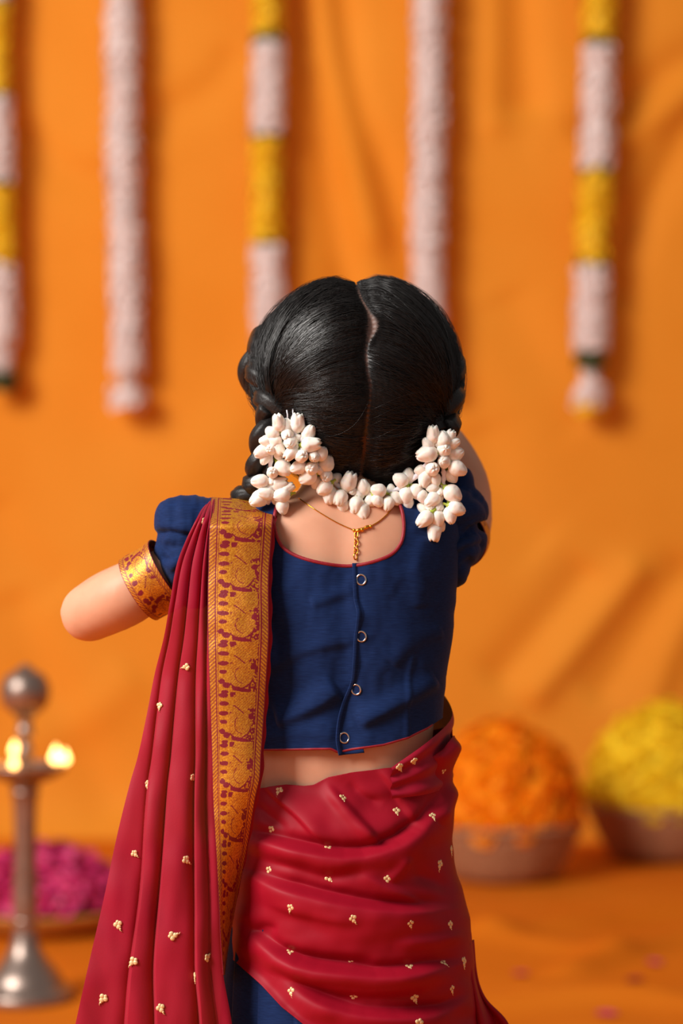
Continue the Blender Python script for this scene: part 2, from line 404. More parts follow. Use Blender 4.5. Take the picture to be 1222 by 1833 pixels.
def hand(wrist, tip, side, up):
    w = np.array(wrist); d = np.array(tip) - w; d /= np.linalg.norm(d); u = np.array(up, float); u -= d * np.dot(u, d); u /= np.linalg.norm(u); nrm = np.cross(d, u) * side
    R = np.stack([d, u, nrm], 1)
    bm_.sphere(w + d * .030, (.034, .024, .012), 16, 10, R)
    for k, (o, L) in enumerate(((-.0175, .036), (-.006, .042), (.0055, .045), (.017, .040))):
        a = w + d * .050 + u * o
        bm_.tube([a, a + d * L * .45 + nrm * .002, a + d * L * .8 + nrm * .009, a + d * L + nrm * .017], [.0068, .0064, .0058, .0045], 8)
    a = w + d * .018 + u * .020
    bm_.tube([a, a + d * .016 + u * .015 + nrm * .004, a + d * .034 + u * .018 + nrm * .011], [.0078, .0068, .0052], 8)
hand(P(410, 985, .115), P(580, 900, .15), 1, (0, .1, 1)); hand(P(778, 765, .17), P(690, 735, .17), -1, (0, .1, 1))
for sd in (-1, 1):                                                           # legs and feet
    hx = .012 + sd * .038
    bm_.tube(spline([(hx, .0, .45, .043), (hx, .0, .33, .040), (hx, -.004, .24, .035), (hx, .008, .15, .033), (hx, .012, .06, .023), (hx, .012, .03, .023)], 20)[:, :3],
             spline([(hx, .0, .45, .043), (hx, .0, .33, .040), (hx, -.004, .24, .035), (hx, .008, .15, .033), (hx, .012, .06, .023), (hx, .012, .03, .023)], 20)[:, 3], 16)
    bm_.sphere((hx, -.008, .024), (.022, .026, .022), 14, 10); bm_.sphere((hx + sd * .006, .055, .018), (.028, .052, .017), 16, 10)
    for k in range(5):
        bm_.sphere((hx + sd * (-.016 + .011 * k) + sd * .006, .108 - .004 * k * k * .6, .010), (.0065 - .0005 * k, .011, .0085), 8, 6)
me = remesh(bm_, .0042, 8, .5)
body = finish('body', me, M['skin'], person); body['label'] = 'bare warm-toned skin of back, arms and neck'
BODY = bvh_obj(body)

# ---- hair
AX_L, AX_R, AXF, AXU = .0905, .0795, .090, .0935
PART = [(632, 470), (637, 506), (646, 530), (660, 560), (664, 585), (655, 620), (656, 655), (663, 700), (657, 750), (652, 800), (646, 850), (642, 884)]
def dir_from_px(px, py):
    o = np.array(EYE); d = P(px, py, 0) - o; d /= np.linalg.norm(d)
    def tr(v): v = v if v.ndim > 1 else v[None]; return np.stack([v @ EXh / np.where(px < 650, AX_L, AX_R), v @ FWh / AXF, v @ UPh / AXU], -1)[0]
    a, bq = tr(o - HC), tr(d); A = bq @ bq; B = a @ bq; Cc = a @ a - 1; q = B * B - A * Cc
    t = (-B - math.sqrt(max(q, 0))) / A; r_ = a + bq * t; return r_ / np.linalg.norm(r_)
pd = [dir_from_px(*p) for p in PART[1:]]
front = [np.array([-.02, .75, .66]), np.array([-.03, .45, .89]), np.array([-.05, .1, .99])]
PARTD = spline(front + pd, 90); PARTD /= np.linalg.norm(PARTD, axis=1)[:, None]
def part_dist(d):
    dots = d.reshape(-1, 3) @ PARTD.T; i = dots.argmax(1); return np.arccos(np.clip(dots.max(1), -1, 1)).reshape(d.shape[:-1]), i.reshape(d.shape[:-1])
def hsurf(d, lift=0.0):
    ang, _ = part_dist(d)
    k = 1 - .034 * np.exp(-(ang / .05) ** 2) + .012 * np.exp(-((ang - .35) / .3) ** 2)
    ax = np.where(d[..., 0] < 0, AX_L, AX_R); ax = AX_R + (AX_L - AX_R) * (1 - sstep(-.25, .25, d[..., 0]))
    loc = np.stack([d[..., 0] * (ax * k + lift), d[..., 1] * (AXF * k + lift), d[..., 2] * (AXU * k + lift)], -1)
    return HC + loc[..., :1] * EXh + loc[..., 1:2] * FWh + loc[..., 2:3] * UPh
R_, C_ = 170, 260
th, ph = np.meshgrid(np.linspace(.001, np.pi * .80, R_), np.linspace(0, 2 * np.pi, C_, endpoint=False), indexing='ij')
d = np.stack([np.sin(th) * np.cos(ph), np.sin(th) * np.sin(ph), np.cos(th)], -1)
Vh = hsurf(d, -.0012)
ang, _ = part_dist(d); hpx, hpy = proj(Vh)
wsc = (.017 + .010 * vnoise(hpx / 9, hpy / 14)) + .055 * np.exp(-(((hpx - 668) / 22) ** 2 + ((hpy - 582) / 18) ** 2)) * (Vh[..., 1] < HC[1])
scalp = np.exp(-(ang / wsc) ** 2) * .85 * (1 - .80 * sstep(690, 790, hpy))
face_cut = np.maximum(.62 - d[..., 1] - .35 * np.clip(d[..., 2], -.2, 1) * 0, (d[..., 2] - .58) * 1.2)
vv, ff, used = trim_grid(Vh, face_cut)
hair = mesh('hair', vv, ff, M['hair_shell'], person, attrs={'scalp': scalp.ravel()[used]})
hair['label'] = 'black hair parted down the middle and combed to both sides'
GL = dir_from_px(498, 742); GR = dir_from_px(786, 772)
TCROWN = float(np.argmax(PARTD @ dir_from_px(664, 582))) / (len(PARTD) - 1)
def strands(n_side, lift0, lift1, jit, clumpn, seed, K=16):
    r = np.random.default_rng(seed); out = []
    for side, G in ((-1, GL), (1, GR)):
        cl_t = r.random(clumpn); cl_o = r.normal(0, 1, (clumpn, 3)); cl_g = r.normal(0, .055, (clumpn, 3)); cl_l = r.random(clumpn)
        ci = r.integers(0, clumpn, n_side); t = np.clip(cl_t[ci] + r.normal(0, .010, n_side), 0, 1)
        idx = t * (len(PARTD) - 1); i0 = np.clip(idx.astype(int), 0, len(PARTD) - 2); fr = (idx - i0)[:, None]
        d0 = PARTD[i0] * (1 - fr) + PARTD[i0 + 1] * fr; d0[:, 0] += side * (.012 + np.abs(r.normal(0, .018, n_side)))
        d0[:, 0] += side * (.055 if side > 0 else .02) * np.exp(-((t - TCROWN) / .035) ** 2)
        d0 += r.normal(0, .006, (n_side, 3)); d0 /= np.linalg.norm(d0, axis=1)[:, None]
        d1 = G + cl_g[ci] + r.normal(0, .012, (n_side, 3)); d1 /= np.linalg.norm(d1, axis=1)[:, None]
        a = np.arccos(np.clip((d0 * d1).sum(1), -1, 1))[:, None]
        dm = (d0 + d1) / 2; dm /= np.linalg.norm(dm, axis=1)[:, None]
        lat = np.array([side, 0, 0]) - dm * dm[:, :1] * side; up = np.array([0, 0, 1.0]) - dm * dm[:, 2:3]
        dm = dm + lat * (.30 * a) + up * .06 * a + cl_o[ci] * .080 + r.normal(0, jit, (n_side, 3))
        dm /= np.linalg.norm(dm, axis=1)[:, None]
        u = np.linspace(0, 1, K)[None, :, None]
        w = 1 + .35 * a[:, None]
        b0, b1, b2 = (1 - u) ** 2, 2 * u * (1 - u) * w, u ** 2
        dd = (b0 * d0[:, None] + b1 * dm[:, None] + b2 * d1[:, None]); dd /= np.linalg.norm(dd, axis=2)[..., None]
        lf = (lift0 + (lift1 - lift0) * (cl_l[ci] * .6 + .4 * r.random(n_side)))[:, None] * (.15 + .85 * np.sin(np.pi * np.clip(u[..., 0] * 1.0, 0, 1)) ** .6)
        lf = lf + (t < .36)[:, None] * .0050 * np.sin(np.pi * u[..., 0]) ** .5 * (1 if side < 0 else .4)
        wv = .0011 * np.sin(u[..., 0] * (5 + 5 * cl_l[ci])[:, None] + cl_t[ci][:, None] * 40)
        out.append(hsurf(dd, np.maximum(lf + wv, .0001)))
    return np.concatenate(out)
def strand_mesh(name, S, rad, mat, parent):
    n, K = S.shape[:2]; Tn = np.gradient(S, axis=1); Tn /= np.linalg.norm(Tn, axis=2)[..., None] + 1e-12
    o = S - HC; o -= Tn * (o * Tn).sum(2, keepdims=True); o /= np.linalg.norm(o, axis=2)[..., None] + 1e-12; bb = np.cross(Tn, o)
    prof = rad * np.minimum(1, np.minimum(np.linspace(0, 1, K) * 6 + .3, (1 - np.linspace(0, 1, K)) * 5 + .25))[None, :, None]
    ring = np.stack([S + prof * o, S + prof * (-.5 * o + .866 * bb), S + prof * (-.5 * o - .866 * bb)], 2)
    v = ring.reshape(-1, 3); base = (np.arange(n)[:, None, None] * K + np.arange(K - 1)[None, :, None]) * 3; j = np.arange(3)[None, None, :]; j2 = (j + 1) % 3
    fcs = np.stack([base + j, base + j2, base + 3 + j2, base + 3 + j], -1).reshape(-1, 4)
    me = bpy.data.meshes.new(name); me.vertices.add(len(v)); me.vertices.foreach_set('co', v.astype(np.float32).ravel())
    me.loops.add(fcs.size); me.loops.foreach_set('vertex_index', fcs.astype(np.int32).ravel()); me.polygons.add(len(fcs))
    me.polygons.foreach_set('loop_start', np.arange(0, fcs.size, 4, dtype=np.int32)); me.update(calc_edges=True); me.validate()
    return finish(name, me, mat, parent)
S = strands(5200, .0002, .0058, .016, 210, 11)
ho = strand_mesh('hair_strands', S, .00036, M['hair'], hair); tag(ho, kind='stuff')
S = strands(480, .002, .0105, .17, 400, 5)
ho = strand_mesh('flyaway_hair', S, .00016, M['hair'], hair); tag(ho, kind='stuff')
def braid(path, r, cycles, label):
    pts = spline(path, 150); Tt = np.gradient(pts[:, :3], axis=0); Tt /= np.linalg.norm(Tt, axis=1)[:, None]
    A = np.cross(Tt, [0, 1, 0]); A /= np.linalg.norm(A, axis=1)[:, None] + 1e-9; B = np.cross(Tt, A); u = np.linspace(0, 1, 150)
    mb = MB(); rr = pts[:, 3]
    for k in range(3):
        p = 2 * np.pi * (cycles * u + k / 3)
        c = pts[:, :3] + A * (rr * .85 * np.sin(p))[:, None] + B * (rr * .45 * np.sin(2 * p))[:, None]
        v, f = tube(c, rr * .72, 22)
        # fine comb lines along each lock
        vv = v.reshape(150, 22, 3); cc = c[:, None]; gro = (1 + .06 * np.sin(np.arange(22)[None] * 2 * np.pi / 22 * 7 + np.arange(150)[:, None] * .05))[..., None]
        mb.add((cc + (vv - cc) * gro).reshape(-1, 3), f)
    o = mb.build('braid', M['braidhair'], hair); o['label'] = label; return o
def bp(px, py, y, r): return list(P(px, py, y)) + [r]
braid([bp(508, 738, -.034, .013), bp(496, 700, -.016, .0145), bp(484, 655, .004, .0150), bp(486, 618, .026, .0130), bp(470, 632, .044, .0120), bp(466, 665, .048, .0130), bp(476, 700, .044, .0110), bp(492, 735, .025, .010)], .012, 1.9, 'black braid looped up at the side of the head')
braid([bp(496, 735, -.030, .011), bp(486, 775, -.030, .0115), bp(479, 830, -.028, .012), bp(470, 870, -.020, .0115), bp(446, 895, .000, .011), bp(436, 930, .045, .0105), bp(440, 1010, .074, .009), bp(446, 1090, .078, .006)], .012, 3.4, 'black braid hanging over the shoulder under the flowers')
braid([bp(784, 772, -.034, .012), bp(790, 715, -.012, .013), bp(794, 665, .008, .013), bp(786, 620, .03, .012), bp(778, 660, .05, .011), bp(778, 730, .03, .010)], .012, 1.7, 'black braid looped close to the side of the head')
braid([bp(783, 775, -.03, .011), bp(775, 820, -.028, .011), bp(766, 862, -.02, .011), bp(762, 890, .01, .011), bp(758, 930, .052, .0105), bp(752, 1010, .076, .009), bp(748, 1080, .078, .006)], .012, 3.2, 'black braid hanging over the far shoulder under the flowers')
# small loose lock curling beside the ear
mb = MB()
for k in range(5):
    o = (k - 2) * 1.6
    mb.tube(spline([P(492 + o, 728, .0), P(480 + o * .5, 738, .004), P(474 + o * .4, 755, .006), P(480 + o, 772, 0)], 14), .0009, 6)
mb.build('loose_lock', M['hair'], hair)

# ---- blouse
V0, s, th = torso_grid(868, 1372, 330, 460, .0042)
px, py = proj(V0)
bl_folds = [
 ([(500, 1292), (560, 1266), (608, 1236)], .0055, 26, 12), ([(480, 1200), (540, 1165), (632, 1145)], .0022, 24, 10),
 ([(640, 1296), (700, 1264), (780, 1218)], .0045, 20, 12), ([(556, 1082), (600, 1066), (632, 1056)], .0016, 14, 10),
 ([(700, 1190), (740, 1150), (790, 1130)], .002, 20, 12), ([(738, 1170), (726, 1240), (722, 1325)], .0012, 5, 5), ([(760, 960), (745, 1020), (752, 1090)], .002, 20, 14),
 ([(470, 1320), (540, 1310), (600, 1316)], .0016, 20, 12), ([(500, 1060), (560, 1000), (600, 1016)], .001, 20, 20)]
dsp = fold_disp(px, py, bl_folds) * (V0[..., 1] < .01)
dsp += .0018 * vnoise(px / 40, py / 60) + .0008 * vnoise(px / 14 + 7, py / 22)
hemX = [380, 467, 540, 592, 604, 629, 686, 727, 762, 790, 830]; hemY = [1346, 1342, 1341, 1340, 1346, 1341, 1333, 1321, 1304, 1285, 1262]
flare = .004 * sstep(1240, 1345, py)
dirv = np.stack([np.cos(th), np.sin(th), 0 * th], -1)
V1 = V0 + dirv * (dsp + flare)[..., None]
px, py = proj(V1)
NECK = spline([(497, 896), (491, 930), (494, 955), (506, 979), (530, 995), (566, 1006), (610, 1013), (640, 1012), (674, 1004), (702, 991), (717, 972), (722, 948), (720, 920), (712, 896)], 60)
neck_back = np.vstack([NECK, [(700, 780), (510, 780)]])
neck_front = np.array([(500, 896), (510, 930), (560, 958), (612, 964), (664, 958), (704, 930), (710, 896), (700, 780), (510, 780)])
nf = np.where(V1[..., 1] < 0, -sdf_poly(px, py, neck_back), -sdf_poly(px, py, neck_front))
keep = np.minimum(np.interp(px, hemX, hemY) - py, nf)
vv, ff, used = trim_grid(V1, keep)
blouse = mesh('blouse', vv, ff, M['navy'], person); blouse['label'] = 'navy cotton back-buttoned cropped blouse with scoop back'
so = blouse.modifiers.new('thick', 'SOLIDIFY'); so.thickness = .0012; so.offset = -1
UNCUT = bvh_of(V1.reshape(-1, 3), grid_faces(330, 460, True))
def on(bvh, pts, off=0.0):
    out = []
    for p in pts:
        l, n = hit(bvh, *p)
        if l is not None: out.append(np.array(l + n * off))
    return np.array(out)
mb = MB(); pts = on(UNCUT, NECK, .0006); mb.tube(pts, .0015, 8); mb.build('neck_piping', M['piping'], blouse)
hx = np.linspace(430, 772, 80); hpts = np.stack([hx, np.interp(hx, hemX, hemY)], 1)
mb = MB(); mb.tube(on(UNCUT, hpts, 0.0004), .0012, 8); mb.build('hem_piping', M['piping'], blouse)
# button placket: free edge of the overlapping panel
EDGE = [(630, 1008), (631, 1030), (633, 1072), (638, 1098), (633, 1142), (631, 1180), (627, 1220), (612, 1258), (604, 1290), (601, 1325), (606, 1352)]
e = spline(EDGE, 90); w = np.linspace(0, 46, 26); rows = []
bulge = .0022 + .0016 * np.exp(-((e[:, 1] - 1100) / 22) ** 2) + .002 * np.exp(-((e[:, 1] - 1190) / 28) ** 2) + .001 * np.exp(-((e[:, 1] - 1275) / 20) ** 2)
for i, (ex, ey) in enumerate(e):
    row = []
    for k, ww in enumerate(w):
        yy = min(ey - .1 * ww * max(0, (ey - 1300) / 52), 1362); l, n = hit(UNCUT, ex + ww, yy - (0 if i < 80 else 0))
        t = ww / 46; off = .0004 + bulge[i] * (1 - t) ** 1.6 - .0022 * math.sin(math.pi * t) * (1 if t > .15 else 0)
        row.append(np.array(l) + np.array([0, -1, 0]) * max(off, .0003) )
    rows.append(row)
plk = grid_obj('placket', np.array(rows), M['navy'], blouse); so = plk.modifiers.new('t', 'SOLIDIFY'); so.thickness = .001; so.offset = 0
PLK = bvh_obj(plk)
# left panel double stitched band
for dx in (-6, -20):
    mb = MB(); q = on(UNCUT, np.stack([e[2:-2, 0] + dx, np.minimum(e[2:-2, 1], 1338)], 1), .0003); mb.tube(q, .00045, 6); mb.build('stitched_seam', M['navy'], blouse)
ring = MB(); a = np.linspace(0, 2 * np.pi, 29); ring.tube(np.stack([.0039 * np.cos(a), .0043 * np.sin(a), 0 * a], 1), .00085, 8, caps=False)
ring_o = None
for (bx, by) in ((646.5, 1037.5), (646.5, 1139), (637.5, 1234), (615.5, 1320.5)):
    l, n = hit(PLK, bx, by)
    mt = frame(l + n * .0009, n, 0.2)
    if ring_o is None:
        ring_o = ring.build('snap_ring', M['steel'], blouse); ring_o.matrix_basis = mt
    else: inst(ring_o, blouse, mt)
# sleeves: gathered puffs
def puff(lobes, seed, groove, label):
    mb = MB()
    for (lx, ly, ldy, rx, ry, rz) in lobes: mb.sphere(P(lx, ly, ldy), (rx * D0 / F, ry * D0 / F, rz * D0 / F), 26, 18)
    me = remesh(mb, .0022, 7, .5); co = get_co(me); no = get_no(me); qx, qy = proj(co)
    dd = fold_disp(qx, qy, groove) + .0014 * vnoise(qx / 13 + seed, qy / 30 + seed) + .0011 * vnoise(qx / 7 + seed, qy / 16)
    set_co(me, co + no * dd[:, None]); o = finish('puff_sleeve', me, M['navy'], blouse); o['label'] = label; return o
puff([(340, 946, 0, 66, 74, 60), (380, 948, 0, 60, 70, 58), (318, 924, 0, 42, 56, 36), (345, 1008, 0, 58, 80, 52), (324, 1004, -.002, 36, 76, 36), (350, 1045, 0, 42, 68, 46), (375, 1000, 0, 60, 72, 58), (320, 984, .004, 45, 62, 36), (328, 1022, .006, 38, 66, 36)], 3,
     [([(272, 956), (300, 953), (350, 962), (395, 950)], -.005, 6, 8), ([(288, 1002), (315, 992), (350, 1004)], -.003, 5, 8), ([(300, 930), (340, 925), (380, 940)], -.0016, 10, 12), ([(310, 1028), (330, 1012), (355, 1016)], -.002, 5, 6)],
     'navy gathered puff sleeve on the lowered arm')
puff([(805, 925, .02, 66, 80, 54), (832, 914, .035, 44, 66, 44), (824, 866, .035, 26, 46, 32), (803, 976, .012, 60, 76, 50), (836, 966, .036, 37, 64, 40), (832, 984, .036, 34, 62, 30), (816, 1010, .006, 24, 52, 42), (780, 960, .0, 40, 70, 60)], 13,
     [([(800, 970), (830, 955), (876, 938)], -.007, 6, 9), ([(812, 1000), (835, 985), (866, 972)], -.003, 6, 8), ([(808, 950), (835, 936), (870, 925)], -.002, 6, 8), ([(820, 900), (845, 890), (866, 892)], -.0022, 7, 9), ([(812, 1030), (830, 1010), (846, 1000)], -.002, 5, 7)],
     'navy gathered puff sleeve on the raised arm')

# ---- brocade figure: woven gold peacocks, teeth and rope edges over maroon
def brocade(u, v):
    g = np.ones(u.shape); vm = np.mod(v, 1.0)
    wob = .02 * vnoise(u * 30, v * 22) ; uu = u + wob; vw = vm + .6 * wob
    rope = .62 + .38 * np.sign(np.sin(2 * np.pi * (13 * v + (u * 14))))
    g = np.where(u < .115, rope, g); g = np.where((u > .888), .62 + .38 * np.sign(np.sin(2 * np.pi * (13 * v - u * 14))), g)
    for a, b_ in ((.115, .135), (.152, .160), (.835, .845), (.858, .886), (.982, 1.1), (-.1, .012)): g = np.where((u > a) & (u < b_), 0, g)
    mid = (u > .16) & (u < .835)
    dark = np.zeros(u.shape, bool)
    for cu, cv, ru, rv in ((.25, .07, .080, .050), (.255, .235, .088, .046), (.25, .43, .092, .048), (.245, .60, .070, .044), (.215, .79, .052, .058), (.30, .865, .066, .06), (.27, 1.0, .065, .04), (.27, 0.0, .065, .04), (.40, .02, .03, .07), (.76, .50, .05, .06)):
        dark |= ((uu - cu) / ru) ** 2 + ((vw - cv) / rv) ** 2 < 1
    dark |= (np.abs(vw - .80 - .35 * (uu - .21)) < .02) & (uu < .36)
    body_ = ((uu - .54) / .235) ** 2 + ((vw - .63) / .30) ** 2 < 1                 # bird body
    neck = (np.abs(vw - .20 + .25 * (uu - .6)) < .17) & (uu > .44) & (uu < .82)
    bird = body_ | neck
    edge = (np.abs((((uu - .54) / .235) ** 2 + ((vw - .63) / .30) ** 2) - 1) < .10) & ((vw > .72) | ((uu < .42) & (vw > .4)))
    wing = (np.abs((((uu - .60) / .15) ** 2 + ((vw - .66) / .17) ** 2) - 1) < .09) & (uu < .60) & (vw > .52) & (vw < .86)
    arc = np.abs(vw - .28 - .9 * (uu - .45) ** 1 * (uu > .45)) < .014
    arc &= (uu > .42) & (uu < .62)
    hatch = (np.sin(2 * np.pi * (vw * 17 + uu * 19)) > .62) & (np.sin(2 * np.pi * (vw * 22 - uu * 34)) > -.35) & bird
    gap = ~bird & (uu > .36) & (uu < .835)
    speck = vnoise(u * 42 + 5, v * 34) > -.08
    dark |= (edge | wing | arc | hatch) & mid & (uu > .36)
    band = (np.abs(vw - .97 - .22 * (uu - .62)) < .042) & (uu > .40) & (uu < .72)
    dark |= band | (gap & speck & (uu > .68)) | (gap & (vw < .10) & (uu < .46))
    g = np.where(mid & dark, 0, g)
    weave = .5 + .5 * np.sin(v * 2 * np.pi * 47) * np.sin(u * 2 * np.pi * 60)
    return np.clip(g * (.80 + .20 * weave) , 0, 1)
# sleeve cuffs
def cuff(c0, c1, r0, r1, ovl, label, tw):
    a, b_ = np.array(P(*c0)), np.array(P(*c1)); ax = b_ - a; ax /= np.linalg.norm(ax)
    n1 = np.cross(ax, [0, 1, 0]); n1 /= np.linalg.norm(n1); n2 = np.cross(ax, n1)
    Rr, Cc = 90, 300; t, p = np.meshgrid(np.linspace(0, 1, Rr), np.linspace(0, 2 * np.pi, Cc, endpoint=False), indexing='ij')
    rad = r0 + (r1 - r0) * t + .0006 * np.sin(3 * p + 5 * t)
    V = a + (b_ - a) * t[..., None] + rad[..., None] * (np.cos(p)[..., None] * n1 * ovl + np.sin(p)[..., None] * n2)
    o = grid_obj('sleeve_cuff', V, M['brocade'], blouse, True, attrs={'gold': brocade(1 - t, p / (2 * np.pi) * 4 + tw).ravel()})
    so = o.modifiers.new('t', 'SOLIDIFY'); so.thickness = .0012; o['label'] = label; return o
cuff((304, 1022, .004), (250, 1056, .010), .0320, .0312, 1.0, 'gold and maroon brocade band on the lowered sleeve', .3)
cuff((819, 967, .046), (827, 961, .112), .0262, .0262, 1.0, 'gold and maroon brocade band on the raised sleeve', .1)

# ---- skirt under the drape
hips = np.array([(1385, 615, 160, .062), (1450, 615, 178, .070), (1538, 615, 190, .078), (1604, 610, 204, .082), (1700, 608, 216, .087), (1833, 612, 228, .094), (2100, 624, 256, .112), (2400, 630, 290, .135), (2490, 630, 300, .140)])
def hip(tab, s, th, grow=0.0):
    cx, rx, ry = (smooth(s, tab[:, 0], tab[:, k]) for k in (1, 2, 3)); c, sn = np.cos(th), np.sin(th); e = 2.2
    return np.stack(np.broadcast_arrays((cx - CX) * D0 / F + (rx * D0 / F + grow) * np.sign(c) * np.abs(c) ** (2 / e), (ry + grow) * np.sign(sn) * np.abs(sn) ** (2 / e), CAMZ - (s - CY) * D0 / F), -1)
s, th = np.meshgrid(np.linspace(1395, 2490, 120), np.linspace(0, 2 * np.pi, 360, endpoint=False), indexing='ij')
pl = np.mod(th * 17 / (2 * np.pi) + .15, 1); sk = -.004 - .010 * sstep(1500, 2300, s) * (pl ** 3)
skirt = grid_obj('skirt', hip(hips, s, th, sk), M['navy'], person, True); skirt['label'] = 'long pleated navy skirt under the maroon drape'

# ---- waist wrap of maroon satin
wt = np.array([(1225, 616, 196, .064), (1300, 616, 195, .068), (1340, 616, 193, .070), (1385, 615, 190, .073), (1440, 615, 190, .077), (1538, 614, 196, .085), (1604, 620, 207, .090), (1644, 625, 213, .092), (1700, 627, 216, .094), (1833, 630, 226, .100), (1960, 634, 236, .106)])
R_, C_ = 420, 560
s, th = np.meshgrid(np.linspace(1225, 1960, R_), np.linspace(0, 2 * np.pi, C_, endpoint=False), indexing='ij')
Vw = hip(wt, s, th)
# hug the waist at the back top
back = np.clip(-np.sin(th), 0, 1); hug = sstep(1480, 1380, s) * back ** 1.5
Vw[..., 1] += hug * .010
px, py = proj(Vw)
wr_folds = [
 ([(420, 1496), (480, 1510), (579, 1533), (645, 1536), (716, 1512), (756, 1478), (800, 1416)], .0085, 9, 34),
 ([(470, 1394), (500, 1424), (540, 1462), (596, 1526)], .0040, 22, 6),
 ([(580, 1400), (608, 1434), (640, 1470), (690, 1526)], .0046, 6, 14),
 ([(676, 1370), (700, 1400), (724, 1436), (756, 1486)], .0036, 20, 7),
 ([(620, 1470), (690, 1440), (760, 1440)], -.003, 24, 24),
 ([(428, 1562), (512, 1594), (601, 1618), (689, 1632), (769, 1634), (826, 1626)], .0080, 8, 30),
 ([(440, 1528), (540, 1556), (592, 1568), (630, 1560), (690, 1545)], -.0045, 16, 14),
 ([(640, 1566), (690, 1590), (770, 1626)], .0030, 8, 16),
 ([(690, 1580), (712, 1556), (726, 1530)], .0025, 10, 10),
 ([(420, 1654), (468, 1690), (535, 1730), (627, 1746), (689, 1750), (764, 1740), (840, 1724)], .0085, 8, 26),
 ([(560, 1640), (640, 1664), (740, 1668)], .0028, 26, 30),
 ([(440, 1680), (470, 1660), (500, 1668)], -.003, 10, 14),
 ([(480, 1700), (560, 1716), (680, 1722)], -.0035, 14, 12),
 ([(500, 1754), (570, 1796), (654, 1820), (778, 1818), (840, 1786)], .0075, 8, 28),
 ([(470, 1724), (560, 1770), (680, 1784), (800, 1776)], -.0035, 14, 14),
 ([(414, 1716), (468, 1765), (504, 1805), (545, 1836), (640, 1890)], .0045, 9, 14),
 ([(760, 1362), (790, 1346), (812, 1320)], .007, 8, 24),
 ([(770, 1470), (790, 1440), (808, 1400)], .005, 10, 16),
 ([(455, 1430), (480, 1462), (520, 1490)], -.002, 10, 10),
 ([(620, 1400), (650, 1426), (690, 1440)], -.002, 9, 12),
 ([(470, 1610), (560, 1636), (650, 1650)], .0016, 12, 9),
 ([(700, 1690), (770, 1684), (830, 1672)], .0026, 10, 14),
 ([(730, 1560), (780, 1580), (815, 1600)], -.003, 14, 14),
 ([(560, 1765), (660, 1776), (760, 1764)], .0016, 8, 10),
]
wr_folds += [([(x, y - 17) for x, y in p], -.62 * a, 13, 9) for p, a, wa, wb in wr_folds if a >= .0075]
wr_folds = [(p, a * 1.2, max(wa, 7), max(wb, 7)) for p, a, wa, wb in wr_folds]
dsp = fold_disp(px, py, wr_folds, .33) + .0011 * wnoise(px / 190, py / 95) + .0004 * wnoise(px / 80, py / 48, 2)
dirv = np.stack([np.cos(th), np.sin(th), 0 * th], -1)
Vw = Vw + dirv * dsp[..., None]
px, py = proj(Vw)
topX = [380, 464, 512, 545, 561, 588, 627, 689, 733, 764, 791, 810, 840]; topY = [1416, 1411, 1405, 1407, 1405, 1391, 1383, 1375.5, 1372, 1361, 1344, 1318, 1290]
botX = [380, 405, 417, 440, 468, 504, 543, 620, 760, 900]; botY = [1660, 1694, 1716, 1738, 1764, 1803, 1834, 1880, 1930, 1940]
keepb = np.minimum(py - np.interp(px, topX, topY), np.interp(px, botX, botY) - py)
keepf = np.minimum(py - np.interp(px, [380, 500, 840], [1400, 1380, 1290]), 1930 - py)
kf = np.where(Vw[..., 1] < .012, keepb, keepf)
vv, ff, used = trim_grid(Vw, kf)
# hanging corner at the side
tl = spline([(838, 1690), (842, 1740), (850, 1790), (856, 1850), (860, 1920)], 50); tr_ = spline([(846, 1682), (853, 1750), (868, 1788), (908, 1832), (938, 1920)], 50)
k = np.linspace(0, 1, 30)
tx = tl[:, None, 0] * (1 - k) + tr_[:, None, 0] * k; ty = tl[:, None, 1] * (1 - k) + tr_[:, None, 1] * k
tyy = -.028 + .03 * k[None] - .012 * np.sin(k[None] * 2.5 * np.pi) * np.linspace(.2, 1, 50)[:, None]
tv = P(tx, ty, tyy).reshape(-1, 3); tf = grid_faces(50, 30) + len(vv)
wrap = mesh('waist_wrap', np.vstack([vv, tv]), np.vstack([ff, tf]), M['satin'], person)
wrap['label'] = 'maroon satin drape wrapped round the hips, dotted with gold sprigs'
so = wrap.modifiers.new('t', 'SOLIDIFY'); so.thickness = .0012; so.offset = -1

# ---- pallu: pleated strip over the shoulder, back part and front part in one sheet
bpy_ = np.linspace(0, 1, 330)                                   # rows of the back fall
rowpy = 893 + (2290 - 893) * bpy_ ** 1.05
LX = smooth(rowpy, [893, 910, 927, 966, 1011, 1078, 1141, 1205, 1282, 1356, 1400, 1493, 1611, 1720, 1833, 2290], [372, 360, 352, 333, 316, 304, 293, 277, 262, 246, 233, 210, 185, 160, 135, 40])
RX = smooth(rowpy, [893, 1036, 1141, 1247, 1352, 1424, 1518, 1611, 1689, 1741, 1833, 2290], [384, 380, 380, 382, 385, 386, 390, 394, 396, 399, 415, 470])
U = np.linspace(0, 1, 260)
crest = sstep(866, 938, rowpy)[:, None]
lower = sstep(1350, 1833, rowpy)[:, None]
pe = [(.20, .13, .30, .34), (.45, .42, .48, .55), (.74, .72, .79, .80), (.90, .89, .91, .92)]
edges = np.stack([smooth(rowpy, [893, 1200, 1564, 2290], e_) for e_ in pe], 1)       # fold edges in u per row
edges = edges + .006 * np.sin(rowpy[:, None] / 60 + np.arange(4) * 2)
amps = np.array([.015, .016, .016, .008])
saw = np.zeros((len(rowpy), len(U)))
